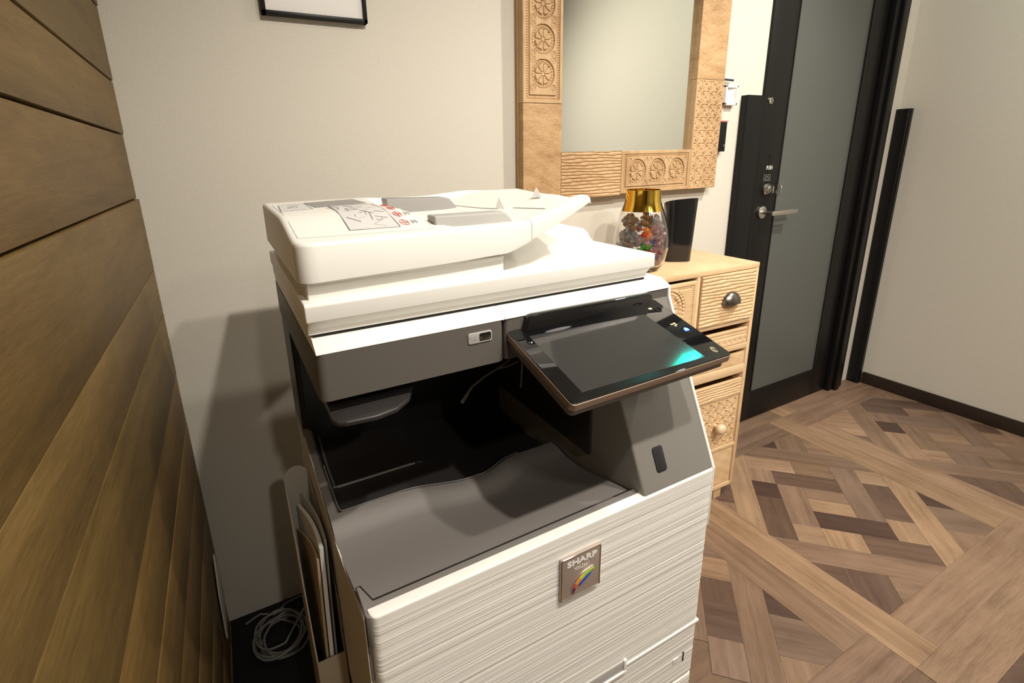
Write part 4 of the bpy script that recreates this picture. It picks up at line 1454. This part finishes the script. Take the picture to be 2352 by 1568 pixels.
# ================================================================== small wall things right of the mirror
wh = thing('wall_dispenser', 'small white rounded square holder on the wall right of the mirror', 'dispenser', (0, 0, 0))
mb = MB()
mb.box(1.412, 1.480, -0.006, 0.0, 1.446, 1.517, c=0.002)
obj('back_plate', mb, M_WHITE, wh)
mb = MB()
for a, b, c_, d_ in ((1.412, 1.4205, 1.446, 1.517), (1.4715, 1.480, 1.446, 1.517), (1.412, 1.480, 1.446, 1.4565), (1.412, 1.480, 1.508, 1.517)):
    mb.box(a, b, -0.022, -0.005, c_, d_, c=0.0018)
mb.add([(1.42, -0.0065, 1.509), (1.472, -0.0065, 1.455), (1.472, -0.018, 1.509), (1.42, -0.0065, 1.455)], [(0, 3, 1, 2)])
obj('holder_rim', mb, M_WHITE, wh)
TD = Tl(1.428, -0.0068, 1.484) @ Matrix.Rotation(PI / 2, 4, 'X')
obj('sensor_dot', MB().lathe([(0.0065, 0), (0.0065, 0.0015)], 16, TD), M_BLACKP, wh)
o = obj('dark_pen', MB().tube([(1.385, -0.012, 1.5365), (1.455, -0.014, 1.5345)], 0.0038, 8), mat('pen_navy', (0.02, 0.02, 0.06), 0.4))
tag(o, 'short dark pen-like stick lying just above the white wall holder', 'pen')
cr = thing('card_reader', 'slim black card reader with a red light on the wall right of the mirror', 'card reader', (0, 0, 0))
obj('reader_body', MB().prism([(1.385, -0.001), (1.385, -0.026), (1.392, -0.030), (1.425, -0.030), (1.433, -0.022), (1.433, -0.001)], 1.278, 1.388, 'z', bevel=0.001), M_DOOR, cr)
obj('red_lamp', MB().box(1.394, 1.430, -0.0305, -0.020, 1.386, 1.3895), emis('red_led', (1.0, 0.05, 0.05), 4.0), cr)
obj('lettering', text_mb('ON', 0.008, frame_T((1.420, -0.0305, 1.300), (1, 0, 0), (0, 0, 1))), M_TEXTG, cr)
o = obj('wall_bracket', MB().box(1.39, 1.425, -0.006, 0.0, 1.395, 1.444, c=0.001), mat('bracket_cream', (0.62, 0.50, 0.44), 0.6))
tag(o, 'pale pinkish bracket on the wall between white holder and card reader', 'bracket')

# ================================================================== cables behind the copier
mb = MB()
rc = random.Random(4)
pts = []
for k in range(150):
    a = k / 22 * 2 * PI
    r = 0.062 + 0.012 * math.sin(k * 0.37) + 0.006 * math.sin(k * 0.11)
    pts.append((-0.352 + r * 0.95 * math.cos(a), -0.135 + r * 1.05 * math.sin(a), 0.008 + 0.022 * (k / 150) + 0.004 * math.sin(k * 0.9)))
pts += [(-0.28, -0.09, 0.035), (-0.22, -0.10, 0.03), (-0.15, -0.12, 0.025), (-0.08, -0.12, 0.02)]
mb.tube(pts, 0.0034, 6)
o = obj('coiled_cable', mb, M_CORD, smooth=60)
tag(o, 'coil of grey cable on the floor behind the copier', 'cable')
mb = MB()
mb.tube([(-0.44, -0.04, 0.006), (-0.40, -0.03, 0.012), (-0.36, -0.05, 0.01), (-0.33, -0.03, 0.014), (-0.29, -0.02, 0.01), (-0.24, -0.03, 0.008), (-0.12, -0.04, 0.01)], 0.003, 6)
o = obj('loose_cable', mb, M_CORD, smooth=60)
tag(o, 'thin grey cable running along the foot of the back wall', 'cable')
# white strip standing at the plank wall
o = obj('cable_cover', MB().prism([(-0.050, 0.150), (-0.062, 0.235), (-0.078, 0.300), (-0.086, 0.300), (-0.140, 0.215), (-0.160, 0.105), (-0.152, 0.090)], -0.4775, -0.4735, 'x', bevel=0.001), mat('strip_white', (0.6, 0.59, 0.56), 0.4), smooth=30)
tag(o, 'thin bent white plastic strip against the foot of the plank wall', 'cable cover')

# thin black sheet that darkens the floor behind and left of the copier
o = obj('floor_sheet', MB().box(XL + 0.004, 0.30, -0.98, -0.004, 0.0002, 0.0035, c=0.001), mat('sheet_black', (0.010, 0.010, 0.010), 0.95, bump=0.5, bscale=900, bdist=0.001))
tag(o, 'black sheet on the floor under the copier reaching the back wall', 'mat')
# lit exit sign above the door (seen only as a reflection in the touch panel)
es = thing('exit_sign', 'green and white lit emergency sign box hanging above the black door', 'sign', (2.09, -0.15, 2.67))
obj('sign_housing', MB().box(-0.13, 0.13, -0.02, 0.02, -0.105, 0.105, c=0.004), M_WHITE, es)
obj('sign_face', MB().box(-0.12, 0.12, -0.0212, -0.019, -0.095, 0.095), emis('sign_green', (0.0, 0.55, 0.38), 30.0), es)
obj('sign_symbol', MB().box(-0.02, 0.10, -0.0218, -0.0208, -0.02, 0.075), emis('sign_white', (0.05, 0.65, 1.0), 32.0), es)
obj('sign_rod', MB().tube([(0, 0, 0.104), (0, 0, 0.179)], 0.008, 12), M_WHITE, es)
